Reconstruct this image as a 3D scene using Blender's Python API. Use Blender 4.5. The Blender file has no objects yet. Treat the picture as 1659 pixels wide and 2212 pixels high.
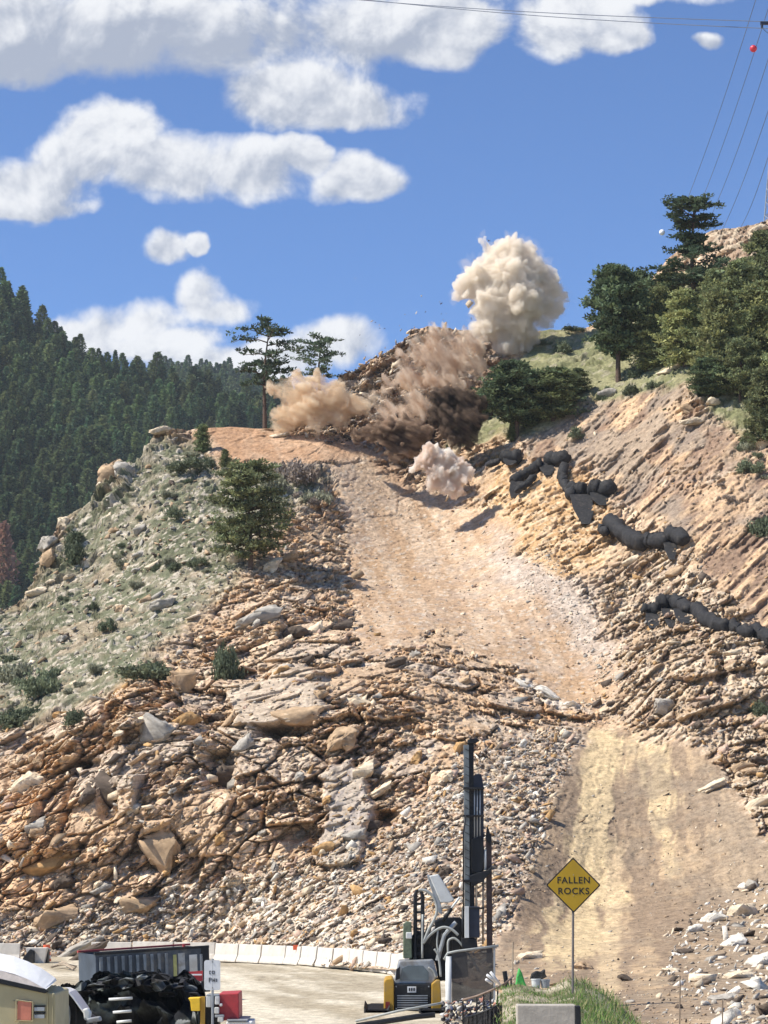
import bpy, bmesh, math, random
import numpy as np
from mathutils import Vector, Matrix
S = bpy.context.scene
COL = S.collection
rnd = random.Random(7)
RNG = np.random.default_rng(11)
# ------------------------------------------------------------------ camera
F_ = 4912.0; CU, CV = 829.5, 1106.0; PITCH = math.radians(8.95); HC = 5.4
cam_d = bpy.data.cameras.new('camera'); cam = bpy.data.objects.new('camera', cam_d); COL.objects.link(cam)
cam.location = (0, 0, HC); cam.rotation_euler = (math.pi/2 + PITCH, 0, 0)
cam_d.sensor_fit = 'HORIZONTAL'; cam_d.sensor_width = 36.0; cam_d.lens = 36.0*F_/1659.0
cam_d.clip_start = 1.0; cam_d.clip_end = 20000
S.camera = cam
S.render.resolution_x = 768; S.render.resolution_y = 1024
S.view_settings.view_transform = 'Standard'; S.view_settings.look = 'None'
S.view_settings.exposure = 0.52; S.view_settings.gamma = 1.0
S.cycles.max_bounces = 8; S.cycles.diffuse_bounces = 3; S.cycles.glossy_bounces = 2
S.cycles.volume_bounces = 7; S.cycles.transparent_max_bounces = 12
S.cycles.caustics_reflective = False; S.cycles.caustics_refractive = False

# ------------------------------------------------------------------ sun and sky
SUN = Vector((-0.62, -0.13, 0.80)).normalized()          # direction towards the sun
sun_el = math.asin(SUN.z); sun_az = math.atan2(SUN.x, SUN.y)   # azimuth from +Y
ld = bpy.data.lights.new('sun', 'SUN'); ld.energy = 5.0; ld.angle = math.radians(0.5); ld.color = (1.0, 0.95, 0.87)
lo = bpy.data.objects.new('sun', ld); COL.objects.link(lo)
lo.rotation_euler = SUN.to_track_quat('Z', 'Y').to_euler(); lo.location = (0, 0, 200)

class NT:
    def __init__(s, tree): s.t = tree; s.n = tree.nodes; s.l = tree.links
    def node(s, typ, **kw):
        n = s.n.new(typ)
        for k, v in kw.items(): setattr(n, k, v)
        return n
    def put(s, sock, v):
        if isinstance(v, bpy.types.NodeSocket): s.l.new(v, sock)
        elif v is not None: sock.default_value = v
    def m(s, op, a, b=None, c=None, clamp=False):
        n = s.n.new('ShaderNodeMath'); n.operation = op; n.use_clamp = clamp
        s.put(n.inputs[0], a); s.put(n.inputs[1], b)
        if c is not None: s.put(n.inputs[2], c)
        return n.outputs[0]
    def mix(s, f, a, b, mode='MIX'):
        n = s.n.new('ShaderNodeMix'); n.data_type = 'RGBA'; n.blend_type = mode
        s.put(n.inputs[0], f); s.put(n.inputs[6], a); s.put(n.inputs[7], b)
        return n.outputs[2]
    def ramp(s, x, a, b, lo=0.0, hi=1.0, smooth=True):
        n = s.n.new('ShaderNodeMapRange'); n.interpolation_type = 'SMOOTHSTEP' if smooth else 'LINEAR'
        s.put(n.inputs[0], x); s.put(n.inputs[1], a); s.put(n.inputs[2], b); s.put(n.inputs[3], lo); s.put(n.inputs[4], hi)
        return n.outputs[0]
    def noise(s, vec, scale, detail=4, rough=0.5, dist=0.0):
        n = s.n.new('ShaderNodeTexNoise'); n.noise_dimensions = '3D'
        s.put(n.inputs['Vector'], vec); n.inputs['Scale'].default_value = scale
        n.inputs['Detail'].default_value = detail; n.inputs['Roughness'].default_value = rough
        n.inputs['Distortion'].default_value = dist
        return n.outputs['Fac']

def ray(u, v):
    dx = (u-CU)/F_; dy = (CV-v)/F_
    c = math.cos(PITCH); s_ = math.sin(PITCH)
    den = c - dy*s_
    return dx/den, (s_ + dy*c)/den          # x/y and (z-HC)/y of that direction
def P(u, v, Y):
    a, e = ray(u, v)
    return Vector((a*Y, Y, HC + e*Y))

world = bpy.data.worlds.new('World'); S.world = world; world.use_nodes = True
W = NT(world.node_tree); W.n.clear()
sky = W.node('ShaderNodeTexSky'); sky.sky_type = 'NISHITA'; sky.sun_disc = False
sky.sun_elevation = sun_el; sky.sun_rotation = sun_az; sky.altitude = 2300; sky.air_density = 1.0; sky.dust_density = 0.3; sky.ozone_density = 2.0
# cumulus clouds of the sky, in directions of the world
tc = W.node('ShaderNodeTexCoord')
sp = W.node('ShaderNodeSeparateXYZ'); W.l.new(tc.outputs['Generated'], sp.inputs[0])
yy = W.m('MAXIMUM', sp.outputs[1], 0.02)
sx = W.m('DIVIDE', sp.outputs[0], yy); sz = W.m('DIVIDE', sp.outputs[2], yy)
cb = W.node('ShaderNodeCombineXYZ'); W.l.new(sx, cb.inputs[0]); W.l.new(sz, cb.inputs[2])
def vadd(vec, d):
    n = W.node('ShaderNodeVectorMath', operation='ADD'); W.l.new(vec, n.inputs[0]); n.inputs[1].default_value = d
    return n.outputs[0]
def cloudnoise(vec):
    a = W.noise(vec, 22.0, 5.5, 0.58, 0.25)
    return a
n1 = cloudnoise(cb.outputs[0]); n2 = cloudnoise(vadd(cb.outputs[0], (-0.004, 0, 0.006)))
nbig = W.noise(cb.outputs[0], 7.0, 3, 0.5)
def wv(off, sc): return W.m('SUBTRACT', W.noise(vadd(cb.outputs[0], off), sc, 5, 0.55), 0.5)
sx0, sz0 = sx, sz
sx = W.m('ADD', sx0, W.m('ADD', W.m('MULTIPLY', wv((3, 0, 0), 11.0), 0.045), W.m('MULTIPLY', wv((5, 0, 1), 45.0), 0.006)))
sz = W.m('ADD', sz0, W.m('ADD', W.m('MULTIPLY', wv((0, 0, 4), 11.0), 0.030), W.m('MULTIPLY', wv((1, 0, 7), 45.0), 0.005)))
# (u, v, half width, half height above, half height below, shade of base)
CL = [(250, 60, 420, 95, 135, .8), (620, 60, 420, 90, 125, .55), (40, 130, 200, 80, 60, .6), (900, 90, 130, 80, 70, .1), (640, 190, 190, 90, 90, .45), (760, 235, 150, 75, 48, .3),
      (380, 30, 640, 90, 90, .6), (950, 50, 160, 70, 60, .2), (1210, 40, 150, 100, 90, .25), (1330, 90, 90, 60, 40, .25),
      (240, 280, 150, 85, 95, .15), (160, 340, 110, 80, 75, .25), (380, 350, 230, 75, 95, .35), (560, 370, 130, 80, 75, .3), (760, 390, 130, 70, 48, .25), (660, 330, 60, 45, 60, .2),
      (40, 400, 150, 80, 85, .3), (20, 450, 180, 50, 35, .3),
      (345, 540, 75, 38, 32, .35), (430, 535, 40, 25, 22, .3),
      (430, 640, 80, 60, 62, .1), (480, 665, 95, 48, 44, .15), (280, 690, 150, 65, 70, .1), (340, 730, 190, 55, 55, .1), (560, 760, 220, 38, 80, .05), (730, 745, 110, 60, 70, .15), (170, 720, 110, 60, 60, .1),
      (1200, -20, 420, 28, 40, .1), (1545, 92, 42, 24, 22, .6)]
fld = None; shd = None
for (u, v, ru, rt, rb, sh) in CL:
    s0, e0 = ray(u, v); ru /= F_; rt /= F_; rb /= F_
    a = W.m('DIVIDE', W.m('SUBTRACT', sx, s0), ru); a = W.m('MULTIPLY', a, a)
    dz = W.m('SUBTRACT', sz, e0)
    up = W.m('MAXIMUM', W.m('DIVIDE', dz, rt), W.m('DIVIDE', dz, -rb))
    q = W.m('SUBTRACT', 1.0, W.m('ADD', a, W.m('MULTIPLY', up, up)))
    q = W.m('MAXIMUM', q, -1.5)
    if v == 92: q = W.m('SUBTRACT', q, 0.42)
    low = W.m('MULTIPLY', W.ramp(dz, rt*0.75, -rb*0.5), min(1.3, sh*1.5+.15))
    w = W.m('MAXIMUM', W.m('ADD', q, 0.9), 0.0); w = W.m('MULTIPLY', w, w)
    if fld is None: fld = q; shd = W.m('MULTIPLY', low, w); ws = W.m('ADD', w, 1e-4)
    else:
        n = W.node('ShaderNodeMath', operation='SMOOTH_MAX'); W.l.new(fld, n.inputs[0]); W.l.new(q, n.inputs[1]); n.inputs[2].default_value = 0.15
        fld = n.outputs[0]; shd = W.m('ADD', shd, W.m('MULTIPLY', low, w)); ws = W.m('ADD', ws, w)
dens = W.m('ADD', W.m('MULTIPLY', fld, 1.7), W.m('MULTIPLY', W.m('SUBTRACT', n1, 0.50), 5.6))
dens = W.m('ADD', dens, W.m('MULTIPLY', W.m('SUBTRACT', nbig, 0.5), 0.8))
alpha = W.ramp(dens, -0.35, 1.15)
relief = W.m('MULTIPLY', W.m('SUBTRACT', n1, n2), 4.6)
shade = W.m('DIVIDE', shd, ws)
shade = W.m('ADD', shade, W.m('MULTIPLY', W.m('SUBTRACT', 0.5, nbig), 0.5))
shade = W.ramp(W.m('SUBTRACT', shade, relief), -0.25, 1.15)
cwhite = (7.6, 7.7, 7.9, 1); cgrey = (3.5, 3.9, 4.8, 1)
ccol = W.mix(shade, cwhite, cgrey)
skyt = W.mix(1.0, sky.outputs[0], (0.80, 1.05, 1.38, 1), 'MULTIPLY')
fin = W.mix(W.m('MULTIPLY', alpha, 0.97), skyt, ccol)
bg = W.node('ShaderNodeBackground'); W.l.new(fin, bg.inputs[0]); bg.inputs[1].default_value = 0.085
wo = W.node('ShaderNodeOutputWorld'); W.l.new(bg.outputs[0], wo.inputs[0])
world.cycles.sampling_method = 'MANUAL'; world.cycles.sample_map_resolution = 512

# ------------------------------------------------------------------ noise in numpy
def H3(ix, iy, iz, seed):
    h = (ix.astype(np.int64)*374761393 + iy.astype(np.int64)*668265263 + iz.astype(np.int64)*2147483647 + seed*1274126177) & 0xFFFFFFFF
    h = ((h ^ (h >> 13))*1274126177) & 0xFFFFFFFF
    h = ((h ^ (h >> 16))*2246822519) & 0xFFFFFFFF
    h = (h ^ (h >> 15)) & 0xFFFFFFFF
    return h.astype(np.float64)/4294967295.0
def vnoise(p, seed=0):
    i = np.floor(p).astype(np.int64); f = p - i; f = f*f*(3-2*f)
    r = 0
    for a in (0, 1):
        for b in (0, 1):
            for c in (0, 1):
                w = (f[:, 0] if a else 1-f[:, 0])*(f[:, 1] if b else 1-f[:, 1])*(f[:, 2] if c else 1-f[:, 2])
                r = r + w*H3(i[:, 0]+a, i[:, 1]+b, i[:, 2]+c, seed)
    return r
def fbm(p, o=4, seed=0, g=0.5):
    r = 0; a = 1; t = 0
    for k in range(o):
        r = r + a*vnoise(p*(2.03**k)+k*17.1, seed+k); t += a; a *= g
    return r/t
def blocks(p, seed=0):
    """voronoi blocks: tilted-plane height, distance to the block edge, three random numbers per block"""
    i = np.floor(p).astype(np.int64)
    d1 = np.full(len(p), 9.0); d2 = np.full(len(p), 9.0); best = np.zeros((len(p), 3), np.int64); rel = np.zeros((len(p), 3))
    for a in (-1, 0, 1):
        for b in (-1, 0, 1):
            for c in (-1, 0, 1):
                x = i[:, 0]+a; y = i[:, 1]+b; z = i[:, 2]+c
                dx = x + H3(x, y, z, seed) - p[:, 0]; dy = y + H3(x, y, z, seed+1) - p[:, 1]; dz = z + H3(x, y, z, seed+2) - p[:, 2]
                d = dx*dx+dy*dy+dz*dz
                n = d < d1
                d2 = np.where(n, d1, np.minimum(d2, d)); d1 = np.where(n, d, d1)
                best[n, 0] = x[n]; best[n, 1] = y[n]; best[n, 2] = z[n]
                rel[n, 0] = dx[n]; rel[n, 1] = dy[n]; rel[n, 2] = dz[n]
    r = [H3(best[:, 0], best[:, 1], best[:, 2], seed+5+k) for k in range(6)]
    h = r[0] + (r[1]-.5)*2.3*rel[:, 0] + (r[2]-.5)*2.3*rel[:, 1] + (r[3]-.5)*2.3*rel[:, 2]
    e = np.sqrt(d2)-np.sqrt(d1)
    return h, e, r[4], r[5], r[3]
def sdpoly(px, py, poly):
    """signed distance to polygon, negative inside"""
    d = np.full(px.shape, 1e18); ins = np.zeros(px.shape, bool); n = len(poly)
    for k in range(n):
        ax, ay = poly[k]; bx, by = poly[(k+1) % n]
        ex, ey = bx-ax, by-ay; wx, wy = px-ax, py-ay
        t = np.clip((wx*ex+wy*ey)/(ex*ex+ey*ey+1e-9), 0, 1)
        d = np.minimum(d, (wx-ex*t)**2+(wy-ey*t)**2)
        c = ((ay > py) != (by > py)) & (px < (bx-ax)*(py-ay)/((by-ay)+1e-12)+ax)
        ins ^= c
    return np.where(ins, -1, 1)*np.sqrt(d)
def sstep(x, a, b):
    t = np.clip((x-a)/(b-a), 0, 1); return t*t*(3-2*t)

# ------------------------------------------------------------------ object helpers
def tag(o, label=None, cat=None, group=None, kind=None):
    if label: o['label'] = label
    if cat: o['category'] = cat
    if group: o['group'] = group
    if kind: o['kind'] = kind
    return o
def empty(name, loc, label, cat, group=None):
    o = bpy.data.objects.new(name, None); COL.objects.link(o); o.location = loc; o.empty_display_size = 0.3
    return tag(o, label, cat, group)
def npmesh(name, V, Fc, cols=None, smooth=False):
    """V (n,3), Fc (m,k) constant face size"""
    me = bpy.data.meshes.new(name); V = np.asarray(V, np.float32); Fc = np.asarray(Fc, np.int32)
    k = Fc.shape[1]
    me.vertices.add(len(V)); me.vertices.foreach_set('co', V.ravel())
    me.loops.add(Fc.size); me.loops.foreach_set('vertex_index', Fc.ravel())
    me.polygons.add(len(Fc)); me.polygons.foreach_set('loop_start', np.arange(0, Fc.size, k, dtype=np.int32))
    me.polygons.foreach_set('loop_total', np.full(len(Fc), k, np.int32))
    if smooth: me.polygons.foreach_set('use_smooth', np.ones(len(Fc), bool))
    me.update(calc_edges=True)
    if cols is not None:
        at = me.color_attributes.new('col', 'FLOAT_COLOR', 'POINT')
        c = np.ones((len(V), 4), np.float32); c[:, :3] = cols; at.data.foreach_set('color', c.ravel())
    return me
def link(name, me, mat=None, parent=None, loc=None):
    o = bpy.data.objects.new(name, me); COL.objects.link(o)
    if mat is not None and not me.materials: me.materials.append(mat)
    if parent is not None: o.parent = parent
    if loc is not None: o.location = loc
    return o
class MB:
    """collects boxes, tubes, prisms in world metres; build() links ONE mesh, re-based on its parent's location"""
    def __init__(s): s.V = []; s.F = []
    def add(s, vs, fs):
        b = len(s.V); s.V += [Vector(v) for v in vs]; s.F += [[i+b for i in f] for f in fs]; return s
    def box(s, c, size, rot=None):
        x, y, z = [a/2 for a in size]
        vs = [Vector(q) for q in ((-x,-y,-z),(x,-y,-z),(x,y,-z),(-x,y,-z),(-x,-y,z),(x,-y,z),(x,y,z),(-x,y,z))]
        if rot is not None: vs = [rot @ v for v in vs]
        c = Vector(c); return s.add([v+c for v in vs], [(0,3,2,1),(4,5,6,7),(0,1,5,4),(1,2,6,5),(2,3,7,6),(3,0,4,7)])
    def tube(s, pts, r, n=8, cap=True):
        pts = [Vector(p) for p in pts]; rs = r if isinstance(r, (list, tuple)) else [r]*len(pts)
        vs = []; fs = []
        for i, p in enumerate(pts):
            d = (pts[min(i+1, len(pts)-1)]-pts[max(i-1, 0)]).normalized()
            a = d.cross(Vector((0.0131, 0.98, 0.17)) if abs(d.y) < 0.8 else Vector((0, 0, 1))).normalized(); b = d.cross(a).normalized()
            for k in range(n):
                t = 2*math.pi*k/n; vs.append(p + a*math.cos(t)*rs[i] + b*math.sin(t)*rs[i])
        for i in range(len(pts)-1):
            for k in range(n):
                fs.append((i*n+k, i*n+(k+1) % n, (i+1)*n+(k+1) % n, (i+1)*n+k))
        if cap: fs.append(tuple(range(n))[::-1]); fs.append(tuple((len(pts)-1)*n+k for k in range(n)))
        return s.add(vs, fs)
    def prism(s, poly, d):
        """poly: list of world points (planar), d: extrusion vector"""
        poly = [Vector(p) for p in poly]; d = Vector(d); n = len(poly)
        return s.add(poly+[p+d for p in poly], [tuple(range(n))[::-1], tuple(range(n, 2*n))]+[(i, (i+1) % n, n+(i+1) % n, n+i) for i in range(n)])
    def build(s, name, mat, parent=None, bevel=0.0, smooth=False):
        off = parent.matrix_world.translation.copy() if parent is not None else Vector((0, 0, 0))
        if parent is not None:
            off = Vector((0, 0, 0)); q = parent
            while q is not None: off += q.location; q = q.parent
        me = bpy.data.meshes.new(name); me.from_pydata([tuple(v-off) for v in s.V], [], s.F); me.update()
        bm = bmesh.new(); bm.from_mesh(me); bmesh.ops.recalc_face_normals(bm, faces=bm.faces); bm.to_mesh(me); bm.free()
        if smooth:
            me.polygons.foreach_set('use_smooth', [True]*len(me.polygons))
        o = link(name, me, mat, parent)
        if parent is None:
            c = sum(s.V, Vector())/len(s.V); c.z = min(v.z for v in s.V)
            me.transform(Matrix.Translation(-c)); o.location = c
        if bevel > 0:
            m = o.modifiers.new('bevel', 'BEVEL'); m.width = bevel; m.segments = 2; m.limit_method = 'ANGLE'
        return o

# ------------------------------------------------------------------ materials
def mat(name, col, rough=0.7, metal=0.0, var=0.15, scale=6.0, bump=0.0, spec=0.4, dirt=None):
    m = bpy.data.materials.new(name); m.use_nodes = True; T = NT(m.node_tree)
    b = m.node_tree.nodes['Principled BSDF']; tcn = T.node('ShaderNodeTexCoord'); vec = tcn.outputs['Object']
    f = T.noise(vec, scale, 6, 0.62)
    c = T.mix(T.ramp(f, 0.3, 0.7), tuple(x*(1-var) for x in col)+(1,), tuple(min(1, x*(1+var)) for x in col)+(1,))
    if dirt:
        g = T.noise(vec, scale*0.35, 7, 0.7)
        c = T.mix(T.ramp(g, 0.5, 0.68, 0, 0.75), c, tuple(dirt)+(1,))
    T.l.new(c, b.inputs['Base Color']); b.inputs['Roughness'].default_value = rough; b.inputs['Metallic'].default_value = metal
    b.inputs['Specular IOR Level'].default_value = spec
    if bump > 0:
        bn = T.node('ShaderNodeBump'); bn.inputs['Strength'].default_value = bump; bn.inputs['Distance'].default_value = 0.05
        T.l.new(T.noise(vec, scale*3, 6, 0.65), bn.inputs['Height']); T.l.new(bn.outputs[0], b.inputs['Normal'])
    return m
def rockmat(name, fine=2.2, bump=0.6, var=0.35):
    m = bpy.data.materials.new(name); m.use_nodes = True; T = NT(m.node_tree); b = m.node_tree.nodes['Principled BSDF']
    ca = T.node('ShaderNodeVertexColor', layer_name='col'); g = T.node('ShaderNodeNewGeometry')
    f = T.noise(g.outputs['Position'], fine, 8, 0.68)
    f2 = T.noise(g.outputs['Position'], fine*4.5, 5, 0.7)
    k = T.m('ADD', T.ramp(f, 0.25, 0.75, 1-var, 1+var), T.ramp(f2, 0.3, 0.7, -var*.5, var*.5))
    cc = T.node('ShaderNodeCombineXYZ')
    for i in range(3): T.l.new(k, cc.inputs[i])
    c = T.mix(1.0, ca.outputs[0], cc.outputs[0], 'MULTIPLY')
    T.l.new(c, b.inputs['Base Color']); b.inputs['Roughness'].default_value = 0.92; b.inputs['Specular IOR Level'].default_value = 0.15
    bn = T.node('ShaderNodeBump'); bn.inputs['Strength'].default_value = bump; bn.inputs['Distance'].default_value = 0.25
    T.l.new(f, bn.inputs['Height']); T.l.new(bn.outputs[0], b.inputs['Normal'])
    return m
def leafmat(name, tint=(1, 1, 1)):
    m = bpy.data.materials.new(name); m.use_nodes = True; T = NT(m.node_tree); b = m.node_tree.nodes['Principled BSDF']
    ca = T.node('ShaderNodeVertexColor', layer_name='col')
    oi = T.node('ShaderNodeObjectInfo')
    k = T.ramp(oi.outputs['Random'], 0, 1, 0.75, 1.25, False)
    cc = T.node('ShaderNodeCombineXYZ')
    for i in range(3): T.l.new(T.m('MULTIPLY', k, tint[i]), cc.inputs[i])
    c = T.mix(1.0, ca.outputs[0], cc.outputs[0], 'MULTIPLY')
    T.l.new(c, b.inputs['Base Color']); b.inputs['Roughness'].default_value = 0.75; b.inputs['Specular IOR Level'].default_value = 0.25
    tr = T.node('ShaderNodeBsdfTranslucent'); T.l.new(c, tr.inputs[0])
    ms = T.node('ShaderNodeMixShader'); ms.inputs[0].default_value = 0.3
    T.l.new(b.outputs[0], ms.inputs[1]); T.l.new(tr.outputs[0], ms.inputs[2])
    T.l.new(ms.outputs[0], m.node_tree.nodes['Material Output'].inputs[0])
    return m
ROCK = rockmat('rock_and_soil'); STONE = rockmat('loose_stone', 3.5, 0.4, 0.25); SOILFAR = rockmat('far_forest_floor', 0.2, 0.3)
BARK = mat('bark', (0.10, 0.065, 0.045), 0.9, var=0.4, scale=9)
LEAF = leafmat('needles', (1.65, 1.65, 1.7)); LEAFD = leafmat('dark_needles', (1.25, 1.35, 1.45)); LEAFL = leafmat('light_needles', (2.15, 2.05, 1.95)); LEAFF = leafmat('forest_needles', (2.2, 2.0, 1.9))

# ------------------------------------------------------------------ main hillside: depth of the slope in front of the camera
CTRL = [(-250, 2090, 140), (0, 2062, 146), (250, 2062, 146), (470, 2064, 145), (660, 2072, 133), (860, 2092, 121), (1000, 2110, 114), (1130, 2110, 111),
        (1300, 2110, 110), (1500, 2130, 101), (1659, 2150, 95), (1900, 2150, 93), (1150, 2212, 76), (1400, 2250, 68), (1659, 2260, 66), (1900, 2260, 64),
        (-250, 1800, 158), (0, 1800, 155), (300, 1800, 151), (600, 1850, 147), (900, 1900, 138), (1100, 1950, 131),
        (-250, 1560, 176), (0, 1560, 172), (300, 1480, 166), (520, 1600, 157), (650, 1480, 166), (750, 1700, 153), (950, 1650, 153), (900, 1420, 172), (1050, 1500, 168), (1200, 1650, 156),
        (1250, 1990, 133), (1300, 1800, 147), (1370, 1590, 163), (1450, 1850, 143), (1600, 1800, 143), (1659, 1990, 128), (1750, 1900, 132), (1900, 1800, 136),
        (1659, 1600, 158), (1900, 1500, 158), (1300, 1530, 170), (1420, 1450, 169), (1560, 1420, 168), (1659, 1400, 169), (1900, 1350, 165),
        (-250, 1350, 200), (0, 1330, 200), (100, 1180, 209), (230, 1290, 198), (250, 1030, 214), (330, 1100, 206), (430, 950, 220), (560, 1100, 205), (560, 1250, 192), (480, 1400, 179),
        (700, 960, 219), (640, 1200, 198), (820, 1100, 213), (820, 1300, 191), (1000, 1130, 212), (1000, 1300, 193), (1150, 1250, 194), (1250, 1420, 180),
        (1080, 1000, 217), (1220, 1000, 212), (1150, 1130, 204), (1350, 1080, 203), (1300, 1200, 195), (1480, 1180, 189), (1400, 1300, 186), (1659, 1350, 175), (1560, 1300, 181), (1900, 1280, 172),
        (1300, 880, 218), (1500, 950, 203), (1659, 1050, 193), (1900, 1000, 190), (1480, 820, 214), (1659, 850, 207), (1900, 800, 203),
        (1200, 800, 231), (1250, 715, 244), (1050, 850, 233), (1050, 720, 246), (900, 730, 240), (850, 850, 232), (760, 815, 237), (700, 880, 232),
        (1400, 680, 240), (1550, 640, 232), (1659, 640, 226), (1900, 600, 222), (1500, 520, 250), (1659, 480, 246), (1900, 420, 244), (1600, 560, 240)]
def tps_fit(pts):
    a = np.array(pts, float); X = a[:, :2]/1000; y = a[:, 2]; n = len(a)
    r = np.linalg.norm(X[:, None]-X[None], axis=2); K = np.where(r > 0, r*r*np.log(r+1e-12), 0) + np.eye(n)*0.0006
    Q = np.c_[np.ones(n), X]; A = np.zeros((n+3, n+3)); A[:n, :n] = K; A[:n, n:] = Q; A[n:, :n] = Q.T
    return X, np.linalg.solve(A, np.r_[y, 0, 0, 0])
def tps(fit, u, v):
    X, w = fit; n = len(X); U = np.c_[u, v]/1000; out = np.zeros(len(U))
    for s in range(0, len(U), 60000):
        q = U[s:s+60000]; r2 = ((q[:, None]-X[None])**2).sum(2)
        out[s:s+60000] = (0.5*r2*np.log(r2+1e-12)) @ w[:n] + w[n] + q @ w[n+1:]
    return out
FIT = tps_fit(CTRL)
def P_np(u, v, Y):
    dx = (u-CU)/F_; dy = (CV-v)/F_; c = math.cos(PITCH); s_ = math.sin(PITCH); den = c-dy*s_
    return np.c_[dx/den*Y, Y, HC + (s_+dy*c)/den*Y]
CREST = [(-300, 1345), (-60, 1330), (0, 1322), (45, 1300), (70, 1262), (90, 1210), (112, 1160), (135, 1122), (200, 1085), (212, 1045), (228, 1010), (250, 995), (285, 1010), (310, 985), (330, 948), (350, 933), (385, 932), (430, 925),
         (500, 922), (560, 926), (610, 925), (660, 900), (700, 860), (735, 812), (765, 800), (800, 780), (835, 762), (870, 742), (890, 712), (930, 705), (1000, 712), (1100, 725), (1170, 715), (1200, 712), (1260, 710), (1310, 690),
         (1400, 610), (1440, 560), (1500, 512), (1550, 494), (1600, 490), (1630, 484), (1659, 474), (1750, 440), (1950, 400)]
cu = np.array([c[0] for c in CREST], float); cv = np.array([c[1] for c in CREST], float)
U0, U1 = -250.0, 1900.0
NU, NV, NB = 880, 760, 26
ug = np.linspace(U0, U1, NU); crest_v = np.interp(ug, cu, cv)
foot_v = np.interp(ug, [-250, 0, 480, 860, 1000, 1090, 1300, 1900], [2095, 2066, 2068, 2096, 2125, 2240, 2290, 2330])
tt = np.linspace(0, 1, NV)
UU = np.repeat(ug[None], NV, 0); VV = foot_v[None]*(1-tt[:, None]) + crest_v[None]*tt[:, None]
YY = tps(FIT, UU.ravel(), VV.ravel()).reshape(NV, NU)
YY = np.maximum.accumulate(YY, axis=0)
PB = P_np(UU.ravel(), VV.ravel(), YY.ravel()).reshape(NV, NU, 3)
# the back of the hill, falling away behind its crest
kb = (np.arange(1, NB+1)/NB)**1.6*90
back = np.repeat(PB[-1][None], NB, 0).copy()
back[:, :, 1] += kb[:, None]; back[:, :, 0] += kb[:, None]*(PB[-1, :, 0]/PB[-1, :, 1])[None]
back[:, :, 2] -= (0.03*kb**1.35)[:, None]
PB = np.concatenate([PB, back], 0)
UU = np.concatenate([UU, np.repeat(UU[-1:], NB, 0)], 0); VV = np.concatenate([VV, np.repeat(VV[-1:], NB, 0)], 0)
NR = NV+NB
def grid_normals(G):
    du = np.gradient(G, axis=1); dv = np.gradient(G, axis=0); n = np.cross(du, dv)
    n /= np.linalg.norm(n, axis=2, keepdims=True)+1e-9
    return n
Nm = grid_normals(PB)
for k in range(6):
    Nm[1:-1, 1:-1] = (Nm[1:-1, 1:-1]*2 + Nm[:-2, 1:-1] + Nm[2:, 1:-1] + Nm[1:-1, :-2] + Nm[1:-1, 2:])/6
Nm /= np.linalg.norm(Nm, axis=2, keepdims=True)
p = PB.reshape(-1, 3); nrm = Nm.reshape(-1, 3); uf = UU.ravel(); vf = VV.ravel()
if (nrm[:, 2].mean() < 0): nrm = -nrm
jit = (fbm(p/5.0, 4, 3)-.5)*110; jit2 = (fbm(p/5.0+40, 4, 9)-.5)*110
zu = uf+jit; zv = vf+jit2
def zone(poly, soft=16): return sstep(-sdpoly(zu, zv, poly), -soft, soft)
z_grass = zone([(-300, 1320), (60, 1290), (120, 1130), (330, 950), (470, 985), (560, 1010), (640, 1010), (700, 1030), (640, 1110), (560, 1160), (500, 1240), (440, 1330), (330, 1400), (200, 1500), (100, 1540), (-300, 1640)], 34)
z_redsoil = zone([(430, 920), (620, 915), (800, 960), (880, 1010), (900, 1060), (820, 1050), (700, 1000), (560, 1000), (470, 985), (420, 960)], 14)
z_chute = zone([(700, 1000), (800, 990), (880, 1060), (980, 1100), (1070, 1110), (1130, 1180), (1230, 1190), (1250, 1300), (1320, 1420), (1330, 1500), (1290, 1530), (1200, 1500), (1100, 1440), (930, 1370), (800, 1430), (780, 1250), (740, 1130)], 18)
z_chgrey = zone([(1060, 1170), (1210, 1180), (1290, 1280), (1330, 1450), (1280, 1440), (1180, 1330), (1100, 1240)], 25)
z_ramp = zone([(1255, 1585), (1480, 1585), (1560, 1680), (1659, 1790), (1950, 1930), (1950, 2330), (1560, 2330), (1120, 2330), (1060, 2110), (1120, 1960), (1190, 1800)], 20)
z_hatch = zone([(1130, 950), (1250, 900), (1460, 830), (1659, 960), (1950, 1100), (1950, 1500), (1659, 1380), (1480, 1190), (1350, 1060), (1220, 1000)], 18)
z_hatch = z_hatch*(1-0.8*zone([(1380, 1010), (1520, 980), (1659, 950), (1950, 1000), (1950, 1200), (1659, 1120), (1500, 1090)], 26)*sstep(fbm(p/2.2+7, 4, 51), .35, .6))
z_orange = zone([(1060, 1000), (1220, 1010), (1300, 1070), (1310, 1190), (1230, 1240), (1120, 1170), (1040, 1110)], 16)
z_meadow = zone([(1160, 700), (1330, 680), (1560, 560), (1950, 500), (1950, 1100), (1659, 960), (1480, 830), (1290, 880), (1150, 940), (980, 975), (1020, 900)], 16)
z_rtop = zone([(1530, 470), (1950, 380), (1950, 560), (1600, 600), (1550, 560)], 20)
z_talus = zone([(-300, 2130), (-300, 1990), (250, 1960), (560, 1880), (800, 1830), (1010, 1640), (1200, 1560), (1270, 1600), (1190, 1800), (1100, 2000), (1060, 2130)], 26)
z_cliff = zone([(-300, 1640), (100, 1560), (330, 1420), (480, 1330), (700, 1240), (800, 1440), (960, 1400), (1180, 1540), (1000, 1660), (800, 1850), (560, 1900), (250, 1970), (-300, 2010)], 22)
z_rbank = zone([(1360, 1180), (1480, 1190), (1660, 1380), (1950, 1450), (1950, 1950), (1659, 1800), (1500, 1600), (1330, 1560), (1320, 1400), (1290, 1260)], 18)
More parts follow.
